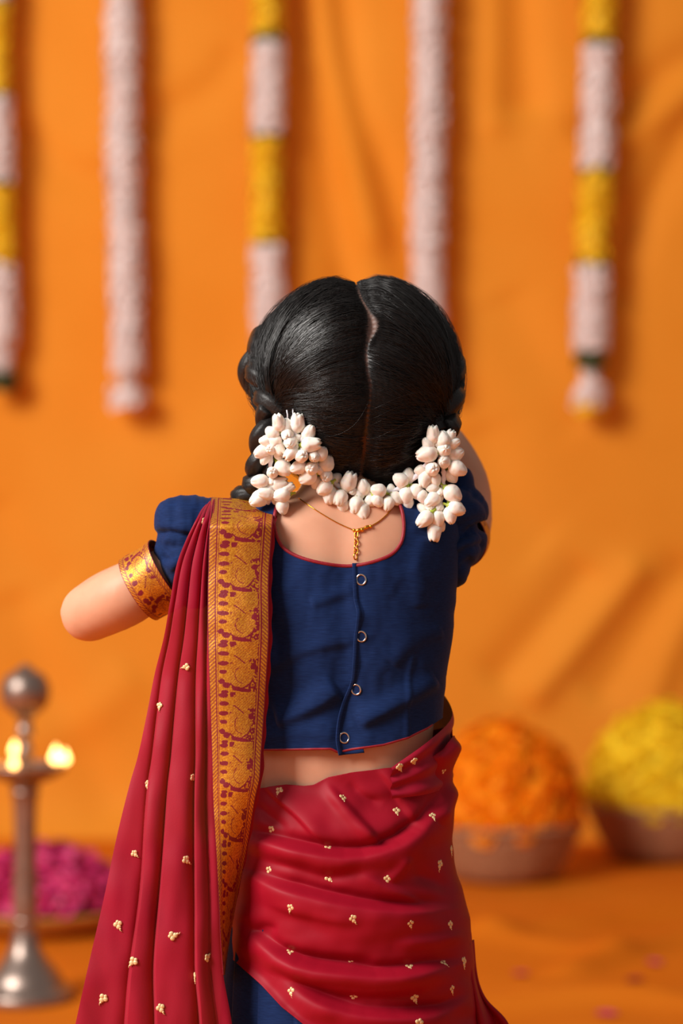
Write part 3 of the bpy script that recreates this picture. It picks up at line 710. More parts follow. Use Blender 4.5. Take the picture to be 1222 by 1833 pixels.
for j in range(4):
    e0 = edges[:, j:j+1]; e1 = edges[:, j+1:j+2] if j < 3 else np.ones_like(e0) * 1.02
    t = (U[None] - e0) / (e1 - e0)
    up = sstep(-.05, .02, (U[None] - e0) / .16) if False else sstep(-.014, .006, U[None] - e0)
    saw += amps[j] * up * np.sqrt(np.clip(1 - t ** 2, 0, 1)) * (t < 1.0)
t0 = np.clip(U[None] / edges[:, :1], 0, 1); saw += .009 * np.sqrt(np.clip(1 - t0 ** 2, 0, 1)) * (U[None] < edges[:, :1])
saw *= (.55 + .75 * sstep(893, 1500, rowpy))[:, None]
ybase = (-.030 - .020 * (1 - sstep(1080, 1220, rowpy)[:, None]) - .012 * lower) * (1 - U[None]) + (-.060 - .010 * sstep(950, 1200, rowpy)[:, None] - .006 * lower) * U[None]
PX = LX[:, None] + (RX - LX)[:, None] * U[None]; PY = rowpy[:, None] + 0 * PX
PY = PY + 9 * (1 - sstep(893, 960, rowpy))[:, None] * (U[None] - .5) * 0 + (1 - crest) * 8 * (1 - U[None])
yy = .006 + (ybase - .006) * crest - saw * (.25 + .75 * crest)
yy += .0013 * wnoise(PX / 110, PY / 190) + .0004 * wnoise(PX / 60, PY / 110, 3) 
Vback = P(PX, PY, yy)
# front rows: chest to the far hip, round the side and tucked into the wrap at the back
fr = spline([  # left edge (px,py,y), right edge (px,py,y)
 (372, 901, .006, 384, 893, .006), (372, 940, .050, 450, 925, .050), (392, 1010, .074, 520, 985, .082), (470, 1120, .084, 610, 1060, .088), (590, 1240, .084, 700, 1150, .084),
 (690, 1320, .078, 760, 1215, .066), (770, 1380, .052, 796, 1246, .040), (808, 1400, .004, 809, 1282, .006), (770, 1420, -.052, 772, 1322, -.050), (700, 1430, -.066, 700, 1374, -.069)], 150)
fa = P(fr[:, 0], fr[:, 1], fr[:, 2]); fb = P(fr[:, 3], fr[:, 4], fr[:, 5])
Vfront = fa[:, None] * (1 - U)[None, :, None] + fb[:, None] * U[None, :, None]
cen = np.array([0.002, 0, 0]); outd = Vfront * np.array([1, 1, 0]) - cen; outd /= np.linalg.norm(outd, axis=2)[..., None] + 1e-9
ww = sstep(0, .12, np.linspace(0, 1, 150))[:, None, None]
Vfront = Vfront + outd * (.0016 * np.sin(U * 2 * np.pi * 2.5)[None, :, None] * ww)
Vp = np.concatenate([Vfront[::-1][:-1], Vback], 0)
pallu = grid_obj('pallu', Vp, M['organza'], person); pallu['label'] = 'maroon pleated sheer pallu hanging down the back from the shoulder'
PALLU = bvh_obj(pallu)
# border strip along the inner edge
rowb = np.linspace(893, 1745, 1050)
bl = smooth(rowb, [893, 900, 1036, 1141, 1247, 1352, 1424, 1518, 1611, 1689, 1745], [378, 377, 373, 373, 376, 380, 382, 387, 391, 394, 398])
br = smooth(rowb, [893, 906, 965, 1036, 1141, 1247, 1352, 1393, 1424, 1502, 1564, 1626, 1689, 1745], [490, 490, 485, 480.5, 480.5, 474, 466.5, 464, 457, 443, 431, 418.5, 407.5, 400])
ub = np.linspace(0, 1, 190)
BX = bl[:, None] + (br - bl)[:, None] * ub[None]; cr = sstep(870, 946, rowb)[:, None]
BYp = rowb[:, None] + (1 - cr) * 14 * ub[None] ** 2
turn = sstep(1380, 1745, rowb)[:, None]
by = (.004 + (-.066 - .004) * cr) - .010 * cr * sstep(950, 1250, rowb)[:, None] - .007 * cr
by = by + turn * .045 * ub[None] ** 1.3 + .003 * np.sin(BYp / 47) * ub[None] * cr + .004 * (ub[None] - .5) ** 2 * 4 * cr * (1 - turn)
by += .0009 * vnoise(BX / 20, BYp / 30)
Vbd = P(BX, BYp, by)
full = 480.5 - 373.0
uvis = ub[None] + 0 * BX
vlen = np.cumsum(np.r_[0, np.linalg.norm(np.diff(Vbd[:, 20], axis=0), axis=1)]) * F / (D0 - .07) / 89.0
gold_ = brocade(uvis, (vlen[:, None] - .82) + 0 * BX)
border = grid_obj('brocade_border', Vbd, M['brocade'], pallu, attrs={'gold': gold_.ravel()})
border['label'] = 'wide gold brocade border woven with peacocks on maroon'
so = border.modifiers.new('t', 'SOLIDIFY'); so.thickness = .0012; so.offset = -1
# maroon selvedge showing past the border
sv = np.stack([BX[::5, -1] - 5, BYp[::5, -1]], 1)
e1 = P(BX[::5, -1] - 6, BYp[::5, -1], by[::5, -1] + .0030); e2 = P(BX[::5, -1] + 6 * (1 - turn[::5, 0]) + 1.2 * np.sin(rowb[::5] / 9), BYp[::5, -1], by[::5, -1] + .0045)
grid_obj('selvedge', np.stack([e1, e2], 1), M['satin'], pallu)

# ---- embroidered sprigs
mo = MB()
for (x, y, r) in ((-.0019, .0011, .0021), (.0018, .0013, .0021), (0, -.0014, .0022), (.0002, .0030, .0015), (.0008, -.0034, .0010)):
    mo.sphere((x, y, .0003), (r, r, .0009), 9, 6)
mo.tube([(0, -.003, .0002), (.0005, -.0046, .0004), (.0016, -.0058, .0004)], .00035, 5)
WRAP = bvh_obj(wrap); motif0 = None
def sprig(bvh, parent, x, y, sc=1.0, rot=0.0):
    global motif0
    l, n = hit(bvh, x, y)
    if l is None: return
    # y axis of the sprig up along the cloth
    q = Matrix.Rotation(rot, 4, 'Z'); zx = n.normalized(); up = Vector((0, 0, 1)); xx = up.cross(zx).normalized(); yx = zx.cross(xx)
    mt = Matrix((xx, yx, zx)).transposed().to_4x4(); mt.translation = l + n * .0004
    mt = mt @ q @ Matrix.Scale(sc, 4)
    if motif0 is None: motif0 = mo.build('embroidered_sprig', M['motif'], parent); motif0.matrix_basis = mt
    else: inst(motif0, parent, mt)
for (x, y) in ((270, 445), (528, 475), (745, 528), (892, 548), (932, 362), (240, 600), (470, 675), (230, 765), (473, 797), (707, 803), (917, 742), (963, 685), (317, 917), (570, 962), (800, 982), (960, 988),
               (313, 1098), (558, 1130), (797, 1158), (320, 1257), (572, 1275), (818, 1282), (967, 1247), (1068, 1352), (835, 1385), (1015, 1136), (935, 1142)):
    sprig(WRAP, wrap, 380 + x / 2.263, 1220 + y / 2.263, random.uniform(.85, 1.1), random.uniform(-.6, .6))
for (x, y) in ((815, 322), (757, 347)): sprig(PALLU, pallu, 380 + x / 2.263, 1220 + y / 2.263, .9, .4)
for (x, y) in ((462, 335), (390, 735), (295, 1145), (207, 1568), (540, 1625), (740, 1443), (612, 1205), (685, 772), (722, 297), (805, 1330), (380, 1355)):
    sprig(PALLU, pallu, 120 + x / 3.216, 1300 + y / 3.216, random.uniform(.8, 1.1), random.uniform(-2, 2))
for (x, y) in ((775, 210), (557, 1148), (690, 948)): sprig(PALLU, pallu, 90 + x / 2.842, 860 + y / 2.842, random.uniform(.8, 1.0), random.uniform(-2, 2))

# ================================================================== NECKLACE
neck = empty('necklace', tuple(P(640, 950, -.06)))
tag(neck, 'thin gold chain necklace with hanging extender links on bare upper back', 'necklace')
neck.location = (0, 0, 0)
cl_ = on(BODY, spline([(535, 893), (552, 905), (580, 923), (605, 937), (632, 949)], 40), .0006); cr_ = on(BODY, spline([(664, 942), (680, 932), (696, 917), (708, 900)], 30), .0006)
mb = MB()
for c in (cl_, cr_): mb.tube(c, .00055, 6)
mb.build('chain', M['gold'], neck)
mb = MB(); mb.tube(on(BODY, spline([(636, 952), (648, 948), (662, 942)], 10), .0014), [.0008, .0016, .0018, .0016, .0014, .0012, .0014, .0018, .0014, .0008], 8)
for (x, y, r) in ((634, 950, .0016), (663, 943, .0016), (648, 949, .0019)):
    l, n = hit(BODY, x, y); mb.sphere(l + n * .0012, r, 10, 8)
mb.build('clasp', M['gold'], neck)
lk = MB(); a = np.linspace(0, 2 * np.pi, 17); lk.tube(np.stack([.0016 * np.cos(a), .0024 * np.sin(a), 0 * a], 1), .00055, 6, caps=False); l0 = None
for i, (x, y) in enumerate(((638, 957), (637.5, 965), (638, 972), (637, 980), (637.5, 987), (636.5, 996))):
    l, n = hit(BODY, x, y); xx = Vector((0, 0, 1)).cross(n).normalized(); yx = n.cross(xx); mt = Matrix((xx, yx, n)).transposed().to_4x4(); mt.translation = l + n * .0014
    mt = mt @ Matrix.Rotation(.9 if i % 2 else -.25, 4, 'Y') @ Matrix.Scale(1.25 if i == 5 else 1.0, 4)
    if l0 is None: l0 = lk.build('link', M['gold'], neck); l0.matrix_basis = mt
    else: inst(l0, neck, mt)

# ================================================================== JASMINE GARLAND
jas = empty('jasmine_garland', (0, 0, 0))
tag(jas, 'string of white jasmine buds looped across the nape between two braids', 'flower garland')
def bud_mesh(op, twist, name):
    nu, nv = 30, 15; h = np.linspace(0, 1, nv); phi = np.linspace(0, 2 * np.pi, nu, endpoint=False); H, PH = np.meshgrid(h, phi, indexing='ij')
    prof = smooth(h, [0, .12, .35, .6, .8, .93, 1.0], [.10, .30, .445, .43, .32 + .08 * op, .19 + .17 * op, .05 + .24 * op])
    sawp = np.mod(PH * 5 / (2 * np.pi) + twist * H, 1.0)
    rad = prof[:, None] * (1 + (.10 * (sawp - .5)) * sstep(.15, .5, H)) * (1 - .06 * np.exp(-((sawp - .02) / .06) ** 2) * sstep(.2, .6, H))
    tipz = .10 * (np.cos((sawp - .5) * np.pi)) * sstep(.7, 1, H) * (0.5 + op)
    V = np.stack([rad * np.cos(PH), rad * np.sin(PH), H * 1.0 + tipz - .05], -1)
    v = V.reshape(-1, 3); f = grid_faces(nv, nu, True).tolist()
    # inner closing cone
    v = np.vstack([v, [(0, 0, .80 if op > .2 else .97)], [(0, 0, -.05)]]); c = len(v) - 2; base = (nv - 1) * nu
    f += [[base + i, base + (i + 1) % nu, c] for i in range(nu)] + [[(i + 1) % nu, i, c + 1] for i in range(nu)]
    me = bpy.data.meshes.new(name); me.from_pydata([tuple(q) for q in v], [], f); me.shade_smooth(); me.materials.append(M['jasmine']); return me
BUDS = [bud_mesh(.0, .55, 'bud_closed'), bud_mesh(.15, .45, 'bud_half'), bud_mesh(.75, .3, 'bud_open'), bud_mesh(.35, .6, 'bud_loose')]
cm = MB(); cm.lathe([(.0, -.34), (.07, -.33), (.08, -.15), (.15, -.06), (.19, .03), (.15, .05)], n=12)
for k in range(5):
    a = k * 2 * np.pi / 5; cm.tube([(.15 * np.cos(a), .15 * np.sin(a), 0), (.27 * np.cos(a), .27 * np.sin(a), .10), (.34 * np.cos(a), .34 * np.sin(a), .20)], [.05, .035, .008], 6)
cal_o = cm.build('calyx', M['calyx'], None); CAL = cal_o.data; bpy.data.objects.remove(cal_o)
STR = [(478, 902), (486, 880), (484, 852), (484, 828), (488, 805), (500, 785), (517, 772), (534, 780), (548, 800), (566, 830), (590, 858), (618, 876), (650, 884), (686, 883), (712, 875), (734, 862), (752, 845), (770, 818), (779, 795)]
TAIL = [(779, 800), (790, 825), (794, 850), (791, 880), (787, 905), (782, 930)]
ALLB = bvh_obj(hair, ho, body, blouse, pallu, border, *[c for c in blouse.children if c.name.startswith('puff')], *[c for c in hair.children if c.name.startswith('braid')])
def strand3d(pts2, n, sm):
    q = spline(pts2, n); ys_ = np.array([(lambda l: np.nan if l is None or l.y > .03 else l.y)(hit(ALLB, *p)[0]) for p in q]); ok = ~np.isnan(ys_)
    ys_ = np.interp(np.arange(n), np.arange(n)[ok], ys_[ok]); env = np.array([ys_[max(0, i - sm):i + sm + 1].min() for i in range(n)])
    env = np.convolve(np.pad(env, sm, mode='edge'), np.ones(2 * sm + 1) / (2 * sm + 1), 'valid')
    return q, env
q1, y1 = strand3d(STR, 90, 5); q2, y2 = strand3d(TAIL, 40, 4); y2 = np.minimum(y2, y1[-1] + .004)
QS = np.vstack([q1, q2]); YS = np.r_[y1, y2] - .007
mb = MB(); s1 = P(q1[:, 0], q1[:, 1], y1 - .007); s2 = P(q2[:, 0], q2[:, 1], y2 - .007)
mb.tube(s1, .0020 + .0005 * np.sin(np.arange(90) * 1.9), 8); mb.tube(s2, .0020 + .0005 * np.sin(np.arange(40) * 1.9), 8)
for a_, b_ in (((514, 752), (513, 734)), ((523, 752), (524, 732)), ((750, 768), (744, 756))):
    yb = YS[np.argmin((QS[:, 0] - a_[0]) ** 2 + (QS[:, 1] - a_[1]) ** 2)]; mb.tube([P(a_[0], a_[1], yb), P((a_[0] + b_[0]) / 2 + 1, (a_[1] + b_[1]) / 2, yb - .002), P(b_[0], b_[1], yb - .001)], .0006, 6)
mb.build('thread', M['cord'], jas)
# buds: centre (crop pixels), tip angle in degrees (0 right, 90 up, F = towards viewer), length px, kind
A_ = [(400, 215, 100, 26, 2), (480, 255, 95, 27, 1), (595, 220, 80, 29, 2), (715, 315, 55, 27, 1), (735, 440, 5, 29, 2), (330, 320, 140, 24, 1), (265, 400, 180, 22, 1), (225, 515, 200, 26, 3), (320, 490, 'F', 24, 3),
      (255, 590, 250, 22, 0), (400, 470, 300, 24, 2), (490, 345, 'F', 26, 3), (520, 425, 'F', 26, 1), (590, 375, 30, 18, 0), (405, 555, 290, 20, 0), (530, 530, 230, 25, 2), (640, 560, 'F', 26, 3), (770, 570, 'F', 23, 1),
      (845, 535, 60, 24, 1), (900, 635, 60, 28, 1), (600, 680, 205, 28, 0), (740, 690, 'F', 25, 3), (700, 785, 200, 29, 1), (895, 770, 'F', 26, 3), (790, 840, 240, 22, 0), (875, 895, 215, 27, 1), (930, 970, 270, 28, 3),
      (1000, 790, 40, 20, 0), (1040, 1000, 265, 26, 1), (1070, 1080, 275, 24, 0), (450, 690, 320, 29, 1), (335, 730, 'F', 24, 3), (200, 825, 185, 28, 1), (330, 830, 'F', 20, 0), (400, 850, 15, 27, 2), (190, 1010, 200, 31, 1),
      (265, 950, 170, 27, 3), (425, 970, 190, 28, 1), (490, 900, 30, 22, 2), (440, 1090, 280, 25, 1), (370, 1000, 260, 22, 0), (1130, 830, 65, 30, 2), (560, 460, 'F', 22, 0), (360, 400, 150, 22, 3), (660, 500, 'F', 22, 0), (830, 700, 'F', 22, 0), (300, 900, 210, 22, 0)]
B_ = [(420, 62, 50, 24, 2), (615, 80, 90, 26, 1), (525, 300, 262, 27, 1), (605, 380, 285, 29, 1), (500, 390, 250, 24, 0), (790, 120, 165, 25, 1), (690, 255, 215, 22, 0), (785, 250, 300, 22, 1), (915, 285, 250, 24, 1), (1005, 225, 310, 24, 1),
      (950, 105, 100, 18, 0), (300, 210, 250, 24, 1), (480, 130, 'F', 18, 0), (560, 160, 95, 20, 0), (700, 170, 120, 18, 0)]
C3 = [(490, 605, 150, 26, 1), (565, 560, 90, 24, 0), (545, 755, 265, 29, 1), (645, 720, 310, 28, 1), (555, 825, 280, 24, 0), (690, 760, 280, 22, 0), (790, 195, 95, 27, 2), (880, 235, 88, 27, 1), (935, 225, 70, 25, 2), (975, 270, 20, 22, 1), (740, 280, 130, 23, 1),
      (730, 370, 195, 33, 3), (890, 325, 'F', 29, 1), (995, 370, 15, 29, 0), (885, 440, 'F', 25, 1), (785, 505, 'F', 30, 3), (670, 520, 180, 20, 0), (715, 600, 250, 27, 3), (805, 610, 290, 24, 0), (1015, 505, 330, 30, 1), (960, 575, 300, 24, 0),
      (780, 680, 180, 22, 0), (850, 720, 'F', 18, 0), (970, 735, 320, 31, 1), (780, 790, 215, 29, 1), (690, 860, 150, 20, 0), (1005, 870, 335, 28, 1), (945, 930, 280, 28, 1), (710, 965, 215, 30, 3), (830, 960, 265, 29, 1), (800, 1080, 270, 29, 2), (860, 1030, 300, 18, 0),
      (770, 850, 'F', 20, 0), (840, 860, 'F', 20, 0), (600, 700, 'F', 20, 0), (830, 270, 'F', 22, 0)]
allb = [(430 + x / 5.82, 720 + y / 5.82, a, L, k) for x, y, a, L, k in A_] + [(560 + x / 6.79, 860 + y / 6.79, a, L, k) for x, y, a, L, k in B_] + [(620 + x / 5.09, 740 + y / 5.09, a, L, k) for x, y, a, L, k in C3]
for i, (x, y, a, L, kd) in enumerate(allb):
    j = np.argmin((QS[:, 0] - x) ** 2 + (QS[:, 1] - y) ** 2); ys_ = YS[j]; dist = math.hypot(QS[j, 0] - x, QS[j, 1] - y)
    if a == 'F':
        yc = ys_ - .006; dr = Vector((random.uniform(-.4, .4), -1, random.uniform(-.5, .2))).normalized(); L *= .92
    else:
        yc = ys_ - .003 + random.uniform(-.003, .002); ar = math.radians(a + random.uniform(-8, 8)); dr = Vector((math.cos(ar), random.uniform(-.45, .05), math.sin(ar))).normalized()
    if kd == 0: yc += .004
    Lm = L * 1.12 / 2061; c = V3(x, y, yc); wid = random.uniform(.88, 1.02)
    bo = bpy.data.objects.new('flower_bud', BUDS[kd]); COL.objects.link(bo); bo.parent = jas
    bo.matrix_basis = frame(c - dr * Lm * .5, dr, random.uniform(0, 6.28), (Lm * wid, Lm * wid, Lm))
    co_ = bpy.data.objects.new('calyx', CAL); COL.objects.link(co_); co_.parent = bo

# ================================================================== OIL LAMP
LD = 3.96; LY = LD - D0; LXW = (45 - CX) * LD / F
lamp = empty('oil_lamp', (LXW, LY, 0)); tag(lamp, 'tall pewter-grey metal oil lamp with lit wicks standing on orange cloth', 'lamp')
def lz(py): return CAMZ - (py - CY) * LD / F
px1 = LD / F
def lpart(name, prof, mat='pewter'):
    mb = MB(); mb.lathe(spline(prof, 60), n=48); o = mb.build(name, M[mat], lamp); return o
lpart('base', [(.0, .0), (.078, .0), (.081, .006), (.080, .016), (.074, .022), (.064, .030), (.056, .045), (.044, .060), (.030, .078), (.022, .100), (.019, .125), (.022, .130), (.019, .137), (.0, .137)])
lpart('stem', [(.0, .130), (.018, .132), (.0205, .155), (.019, .20), (.0178, .25), (.0185, .30), (.021, .335), (.024, .342), (.018, .350), (.0, .352)])
lpart('oil_bowl', [(.0, .345), (.020, .347), (.026, .356), (.050, .366), (.066, .378), (.070, .386), (.067, .386), (.060, .378), (.030, .370), (.012, .372), (.0115, .40), (.014, .41), (.0, .412)])
lpart('finial', [(.0, .405), (.012, .408), (.010, .425), (.014, .44), (.011, .455), (.018, .468), (.034, .482), (.040, .500), (.038, .520), (.028, .535), (.016, .541), (.010, .547), (.0, .552)])
fl = MB(); fl.lathe(smooth(np.linspace(0, 1, 12), [0, .2, .5, 1], [.0, .0075, .006, .0])[:, None] * [[1, 0]] + np.linspace(0, 1, 12)[:, None] * [[0, .026]], n=14)
wk = MB(); wk.tube([(0, 0, -.012), (0, 0, .006)], .0016, 6); f0 = None
for k, (fx, fy, fz, sc) in enumerate(((.054, -.030, .392, 1.25), (.064, .010, .388, 1.0), (-.024, .052, .398, 1.0), (-.010, -.062, .388, .85), (-.058, -.010, .390, .95))):
    w_ = wk.build('wick', M['wick'], lamp); w_.location = (fx, fy, fz - .002)
    o = fl.build('flame', M['flame'], w_) if f0 is None else inst(f0, w_)
    if f0 is None: f0 = o
    o.matrix_basis = Matrix.Scale(sc, 4)

# ================================================================== FLOWER BASKETS
def petal_head(rings, seed, name, mat):
    r = np.random.default_rng(seed); mb = MB()
    for (n, rad, z, tilt, L) in rings:
        for k in range(n):
            a = 2 * np.pi * (k + r.random() * .5) / n; ca, sa = np.cos(a), np.sin(a); w = L * .42; tl = tilt + r.normal(0, .12)
            o = np.array([ca * rad, sa * rad, z]); dv = np.array([ca * np.cos(tl), sa * np.cos(tl), np.sin(tl)]); sv = np.array([-sa, ca, 0])
            up = np.cross(dv, sv)
            mb.add([o - sv * w * .5, o + sv * w * .5, o + dv * L * .7 + sv * w, o + dv * L + up * L * .1, o + dv * L * .7 - sv * w], [[0, 1, 2, 3, 4]])
    mb.sphere((0, 0, -.004), (.030, .030, .016), 14, 8)
    o = mb.build(name, mat); me = o.data; bpy.data.objects.remove(o); return me
MAR = petal_head([(12, .006, .002, -.1, .021), (12, .006, .007, .3, .019), (10, .004, .011, .7, .015), (7, .002, .013, 1.1, .012)], 1, 'marigold_mesh', M['marigold'])
CHR = petal_head([(13, .006, .001, -.05, .022), (12, .005, .006, .35, .020), (9, .003, .010, .75, .016), (6, .001, .012, 1.15, .013)], 2, 'chrysanthemum_mesh', M['yellowflower'])
def basket(cxp, D, rimr, rimz, botr, label):
    e_ = empty('basket', ((cxp - CX) * D / F, D - D0, 0)); tag(e_, label, 'basket')
    mb = MB(); prof = spline([(0, .004), (botr, .004), (botr * 1.12, .012), (botr + (rimr - botr) * .55, rimz * .42), (rimr, rimz), (rimr * .98, rimz + .004), (rimr * .95, rimz), (botr, .02), (0, .016)], 40)
    n = 72; ph = np.linspace(0, 2 * np.pi, n, endpoint=False); w = 1 + .012 * np.sign(np.sin(ph[None] * 18 + (np.arange(40)[:, None] // 2 % 2) * np.pi))
    V = np.stack([prof[:, :1] * np.cos(ph) * w, prof[:, :1] * np.sin(ph) * w, np.repeat(prof[:, 1:2], n, 1)], -1)
    grid_obj('wicker_bowl', V, M['wicker'], e_, True)
    a = np.linspace(0, 2 * np.pi, 60); mb = MB(); mb.tube(np.stack([rimr * np.cos(a), rimr * np.sin(a), rimz + .003 + .003 * np.sin(a * 24)], 1), .008, 8, caps=False); mb.build('rim', M['wicker'], e_)
    return e_
def heap(cxp, D, rimr, rimz, H, me, n, name, label, cat, group, seed):
    r = np.random.default_rng(seed); cx0 = (cxp - CX) * D / F; cy0 = D - D0
    ga = math.pi * (3 - math.sqrt(5))
    for k in range(n):
        z = 1 - (k + .5) / n * 1.06; rr_ = math.sqrt(max(0, 1 - min(1, max(z, -.06)) ** 2)); a = k * ga + r.normal(0, .08)
        nx, ny = rr_ * math.cos(a), rr_ * math.sin(a)
        p = Vector((cx0 + nx * rimr * (1.0 + r.normal(0, .02)), cy0 + ny * rimr, max(rimz - .015, rimz + z * H) + r.normal(0, .006)))
        nn = Vector((nx / rimr, ny / rimr, max(z, .05) / H)).normalized() + Vector(r.normal(0, .2, 3))
        o = bpy.data.objects.new(name, me); COL.objects.link(o); o.matrix_basis = frame(p - nn.normalized() * .014, nn, r.random() * 6.28, r.uniform(1.08, 1.32)); tag(o, label, cat, group)
B1 = (900, 5.28, .172, .118, .105); B2 = (1186, 5.60, .178, .118, .110)
basket(*B1, 'round wicker basket heaped with orange marigolds'); basket(*B2, 'round wicker basket heaped with yellow chrysanthemums')
heap(B1[0], B1[1], .166, .13, .205, MAR, 120, 'marigold', 'orange marigold head heaped in the wicker basket', 'flower', 'orange marigolds in the basket', 3)
heap(B2[0], B2[1], .172, .13, .215, CHR, 120, 'chrysanthemum', 'yellow chrysanthemum head heaped in the wicker basket', 'flower', 'yellow chrysanthemums in the basket', 4)
# ---- tray of pink petals behind the lamp
TD = 4.62; tx0 = (80 - CX) * TD / F; ty0 = TD - D0
tr_o = empty('petal_tray', (tx0, ty0, 0)); tag(tr_o, 'shallow golden brown tray full of pink petals behind the oil lamp', 'tray')
mb = MB(); mb.lathe(spline([(0, .004), (.10, .004), (.15, .022), (.168, .046), (.164, .048), (.145, .028), (.0, .012)], 30), n=48); mb.build('dish', M['tray'], tr_o)
a = np.linspace(0, 2 * np.pi, 50); mb = MB(); mb.tube(np.stack([.167 * np.cos(a), .167 * np.sin(a), .047 + 0 * a], 1), .005, 8, caps=False); mb.build('rim', M['tray'], tr_o)
def petal(L, curl):
    u, v = np.meshgrid(np.linspace(0, 1, 6), np.linspace(-1, 1, 5), indexing='ij'); w = np.sin(np.pi * (u * .86 + .1)) ** .7 * .48
    return np.stack([v * w * L, (u - .5) * L, L * curl * ((u - .4) ** 2 + .5 * v ** 2 * w)], -1).reshape(-1, 3), grid_faces(6, 5)
mb = MB(); r = np.random.default_rng(9)
for k in range(900):
    z = r.random(); a = r.random() * 6.28; rr_ = math.sqrt(1 - z * z); L = r.uniform(.022, .036); pv, pf = petal(L, r.uniform(.3, .8))
    nn = Vector((rr_ * math.cos(a) * .8, rr_ * math.sin(a) * .8, z + .3)) + Vector(r.normal(0, .35, 3)); mt = frame((0, 0, 0), nn, r.random() * 6.28)
    dep = r.uniform(.75, 1.0); pos = np.array([rr_ * math.cos(a) * .158 * dep, rr_ * math.sin(a) * .158 * dep, .03 + z * .115 * dep + .012])
    mb.add(pv @ np.array(mt.to_3x3()).T + pos + [tx0, ty0, .008], pf)
rp = mb.build('rose_petals', M['rose']); tag(rp, 'loose heap of bright pink petals piled in the tray', 'petals', kind='stuff')
# scattered petals on the floor cloth
FL = bvh_obj(fc); pv, pf = petal(.030, .35); p0 = None
SP = [(1135, 1757, 'dark red petal lying flat on the orange floor cloth'), (1170, 1726, 'pale pink petal lying alone on the orange floor cloth'), (1085, 1818, 'pink petals pressed together on the orange floor cloth'), (931, 1746, 'dusky pink petal lying on the cloth beside the maroon drape')]
for k, (x, y, lab) in enumerate(SP):
    D = CAMZ * F / (y - CY); l, n, i, dd = FL.ray_cast(EYE, (V3(x, y, D - D0) - EYE).normalized())
    o = mesh('petal', pv * [1.3 if k == 2 else 1, 1, 1], pf, M['rose' if k != 0 else 'piping']); o.matrix_basis = frame(l + Vector((0, 0, .002)), n, k * 1.7 + .4); tag(o, lab, 'petal')

# ================================================================== WALL GARLANDS
GY = WALL_Y - .125; GD = D0 + GY
def gx(px): return (px - CX) * GD / F
def gz(py): return CAMZ - (py - CY) * GD / F
def seg_mesh(ctr, p0, p1, r, seed, dens=1.0, bulge=.0):
    """a packed cylinder of petals between two heights"""
    rr = np.random.default_rng(seed); z0, z1 = gz(p1), gz(p0); mb = MB(); n = int((z0 - z1) * -1 / .0105 * 12 * dens)
    prof = [(0, z0)] + [(r * (.78 + .05 * math.sin(k * 2.1 + seed)), z0 + (z1 - z0) * k / 10) for k in range(11)] + [(0, z1)]
    mb.lathe(prof, n=14); v0 = mb.v[0]; t = (v0[:, 2] - z0) / (z1 - z0); mb.v[0] = v0 + np.stack([ctr(v0[:, 2]), 0 * t, 0 * t], 1)
    for k in range(n):
        z = z0 + (z1 - z0) * rr.random(); a = rr.random() * 6.28; L = rr.uniform(.016, .024); pv_, pf_ = PETAL_S
        nn = Vector((math.cos(a), math.sin(a), rr.normal(0, .5))); mt = frame((0, 0, 0), nn, rr.random() * 6.28)
        q = pv_ * (L / .02) @ np.array(mt.to_3x3()).T + np.array([ctr(z) + math.cos(a) * r * .86, math.sin(a) * r * .86, z]); mb.add(q, pf_)
    return mb
u_, v_ = np.meshgrid(np.linspace(0, 1, 3), np.linspace(-1, 1, 3), indexing='ij'); w_ = np.array([.2, .5, .25])[:, None]
PETAL_S = (np.stack([v_ * w_ * .02, (u_ - .5) * .02, .008 * ((u_ - .4) ** 2 * 2 + v_ ** 2 * .4)], -1).reshape(-1, 3), grid_faces(3, 3))
gid = [0]
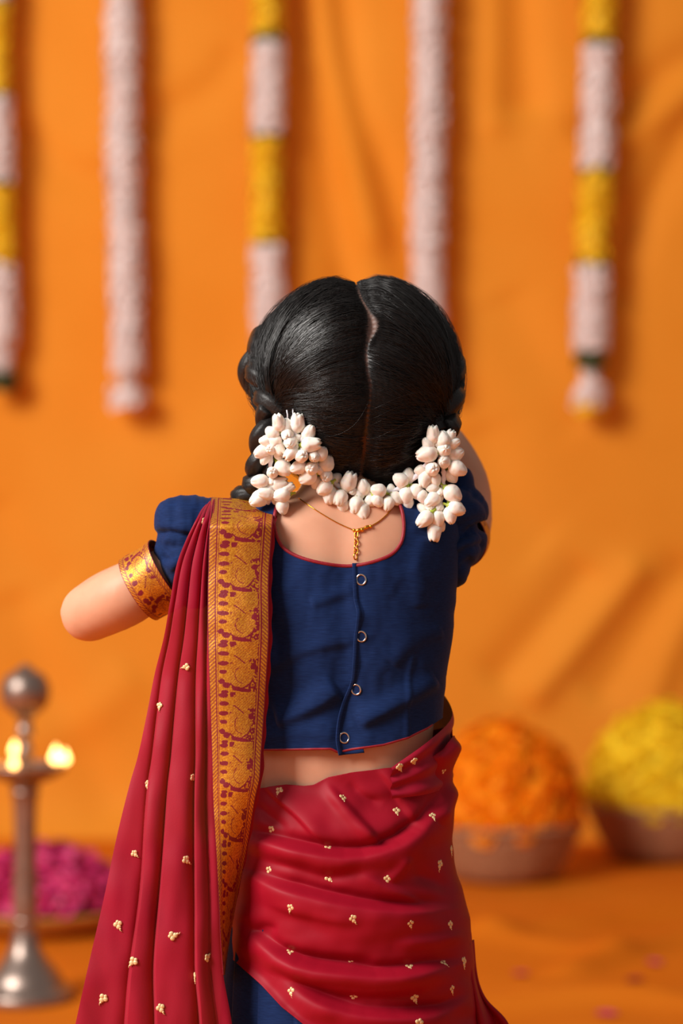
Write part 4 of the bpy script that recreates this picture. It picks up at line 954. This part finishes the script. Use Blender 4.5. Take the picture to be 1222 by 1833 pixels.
def garland(x_top, x_bot, y_bot, segs, label):
    e_ = empty('hanging_garland', (0, 0, 0)); e_.location = (gx(x_top), GY, 0); tag(e_, label, 'flower garland')
    zt, zb = gz(-420), gz(y_bot); gid[0] += 1
    ctr = lambda z: (gx(x_top + (x_bot - x_top) * np.clip((gz(0) - z) / (gz(0) - gz(y_bot)), -.3, 1.2)) - gx(x_top)) + .002 * np.sin(np.asarray(z) * 9 + gid[0])
    for k, (kind, p0, p1, hw) in enumerate(segs):
        r = hw * GD / F; nm, mt = {'w': ('white_flower_segment', 'garlandwhite'), 'y': ('yellow_flower_segment', 'garlandyellow'), 'g': ('green_leaf_band', 'garlandgreen'), 't': ('tassel', 'garlandwhite'), 'ty': ('tassel', 'garlandyellow')}[kind]
        o = seg_mesh(ctr, p0, p1, r, gid[0] * 20 + k).build(nm, M[mt], e_)
    mb = MB(); zz = np.linspace(gz(segs[-1][1]), gz(-460), 30); mb.tube(np.stack([ctr(zz), 0 * zz, zz], 1), .005, 6); mb.build('string', M['cord'], e_)
def whites(p0, p1, hw, step=62):
    out = []; p = p0; k = 0
    while p < p1 - 5: out.append(('w', p, min(p + step + 4, p1), hw * (1 + .06 * math.sin(k * 2.3)))); p += step; k += 1
    return out
garland(-6, 4, 690, [('y', -420, -180, 22), ('g', -184, -170, 22), ('w', -172, 0, 24), ('g', -2, 10, 20), ('y', 8, 166, 21), ('g', 162, 174, 20), ('w', 172, 322, 24), ('g', 318, 332, 20), ('y', 330, 470, 22), ('g', 467, 478, 19), ('w', 477, 618, 26), ('t', 616, 672, 14), ('g', 668, 698, 24)], 'yellow and white flower garland ending in a dark green tip')
garland(216, 228, 700, whites(-420, 666, 27, 74) + [('w', 662, 700, 7), ('t', 696, 730, 33)], 'long all-white flower garland ending in a round white tassel')
garland(478, 479, 700, [('w', -420, -260, 28), ('g', -262, -248, 25), ('y', -250, 64, 25), ('g', 61, 76, 25), ('w', 74, 240, 28), ('g', 236, 252, 25), ('y', 250, 432, 26), ('g', 429, 442, 24), ('w', 440, 612, 28), ('w', 610, 640, 14), ('t', 636, 690, 24)], 'yellow and white flower garland hanging behind the looped braid')
garland(768, 765, 700, whites(-420, 640, 27, 66) + [('t', 640, 690, 28)], 'long all-white flower garland hanging down behind her head')
garland(1074, 1054, 700, [('w', -420, -250, 28), ('g', -254, -240, 25), ('y', -244, 72, 28), ('g', 70, 84, 26), ('w', 82, 142, 28), ('w', 142, 208, 29), ('w', 204, 224, 21), ('w', 222, 300, 29), ('g', 298, 311, 26), ('y', 309, 472, 30), ('g', 469, 483, 27), ('w', 481, 632, 31), ('g', 630, 656, 25), ('t', 652, 692, 9), ('t', 690, 726, 30), ('ty', 720, 738, 24)], 'yellow and white flower garland ending in a white and yellow tassel')
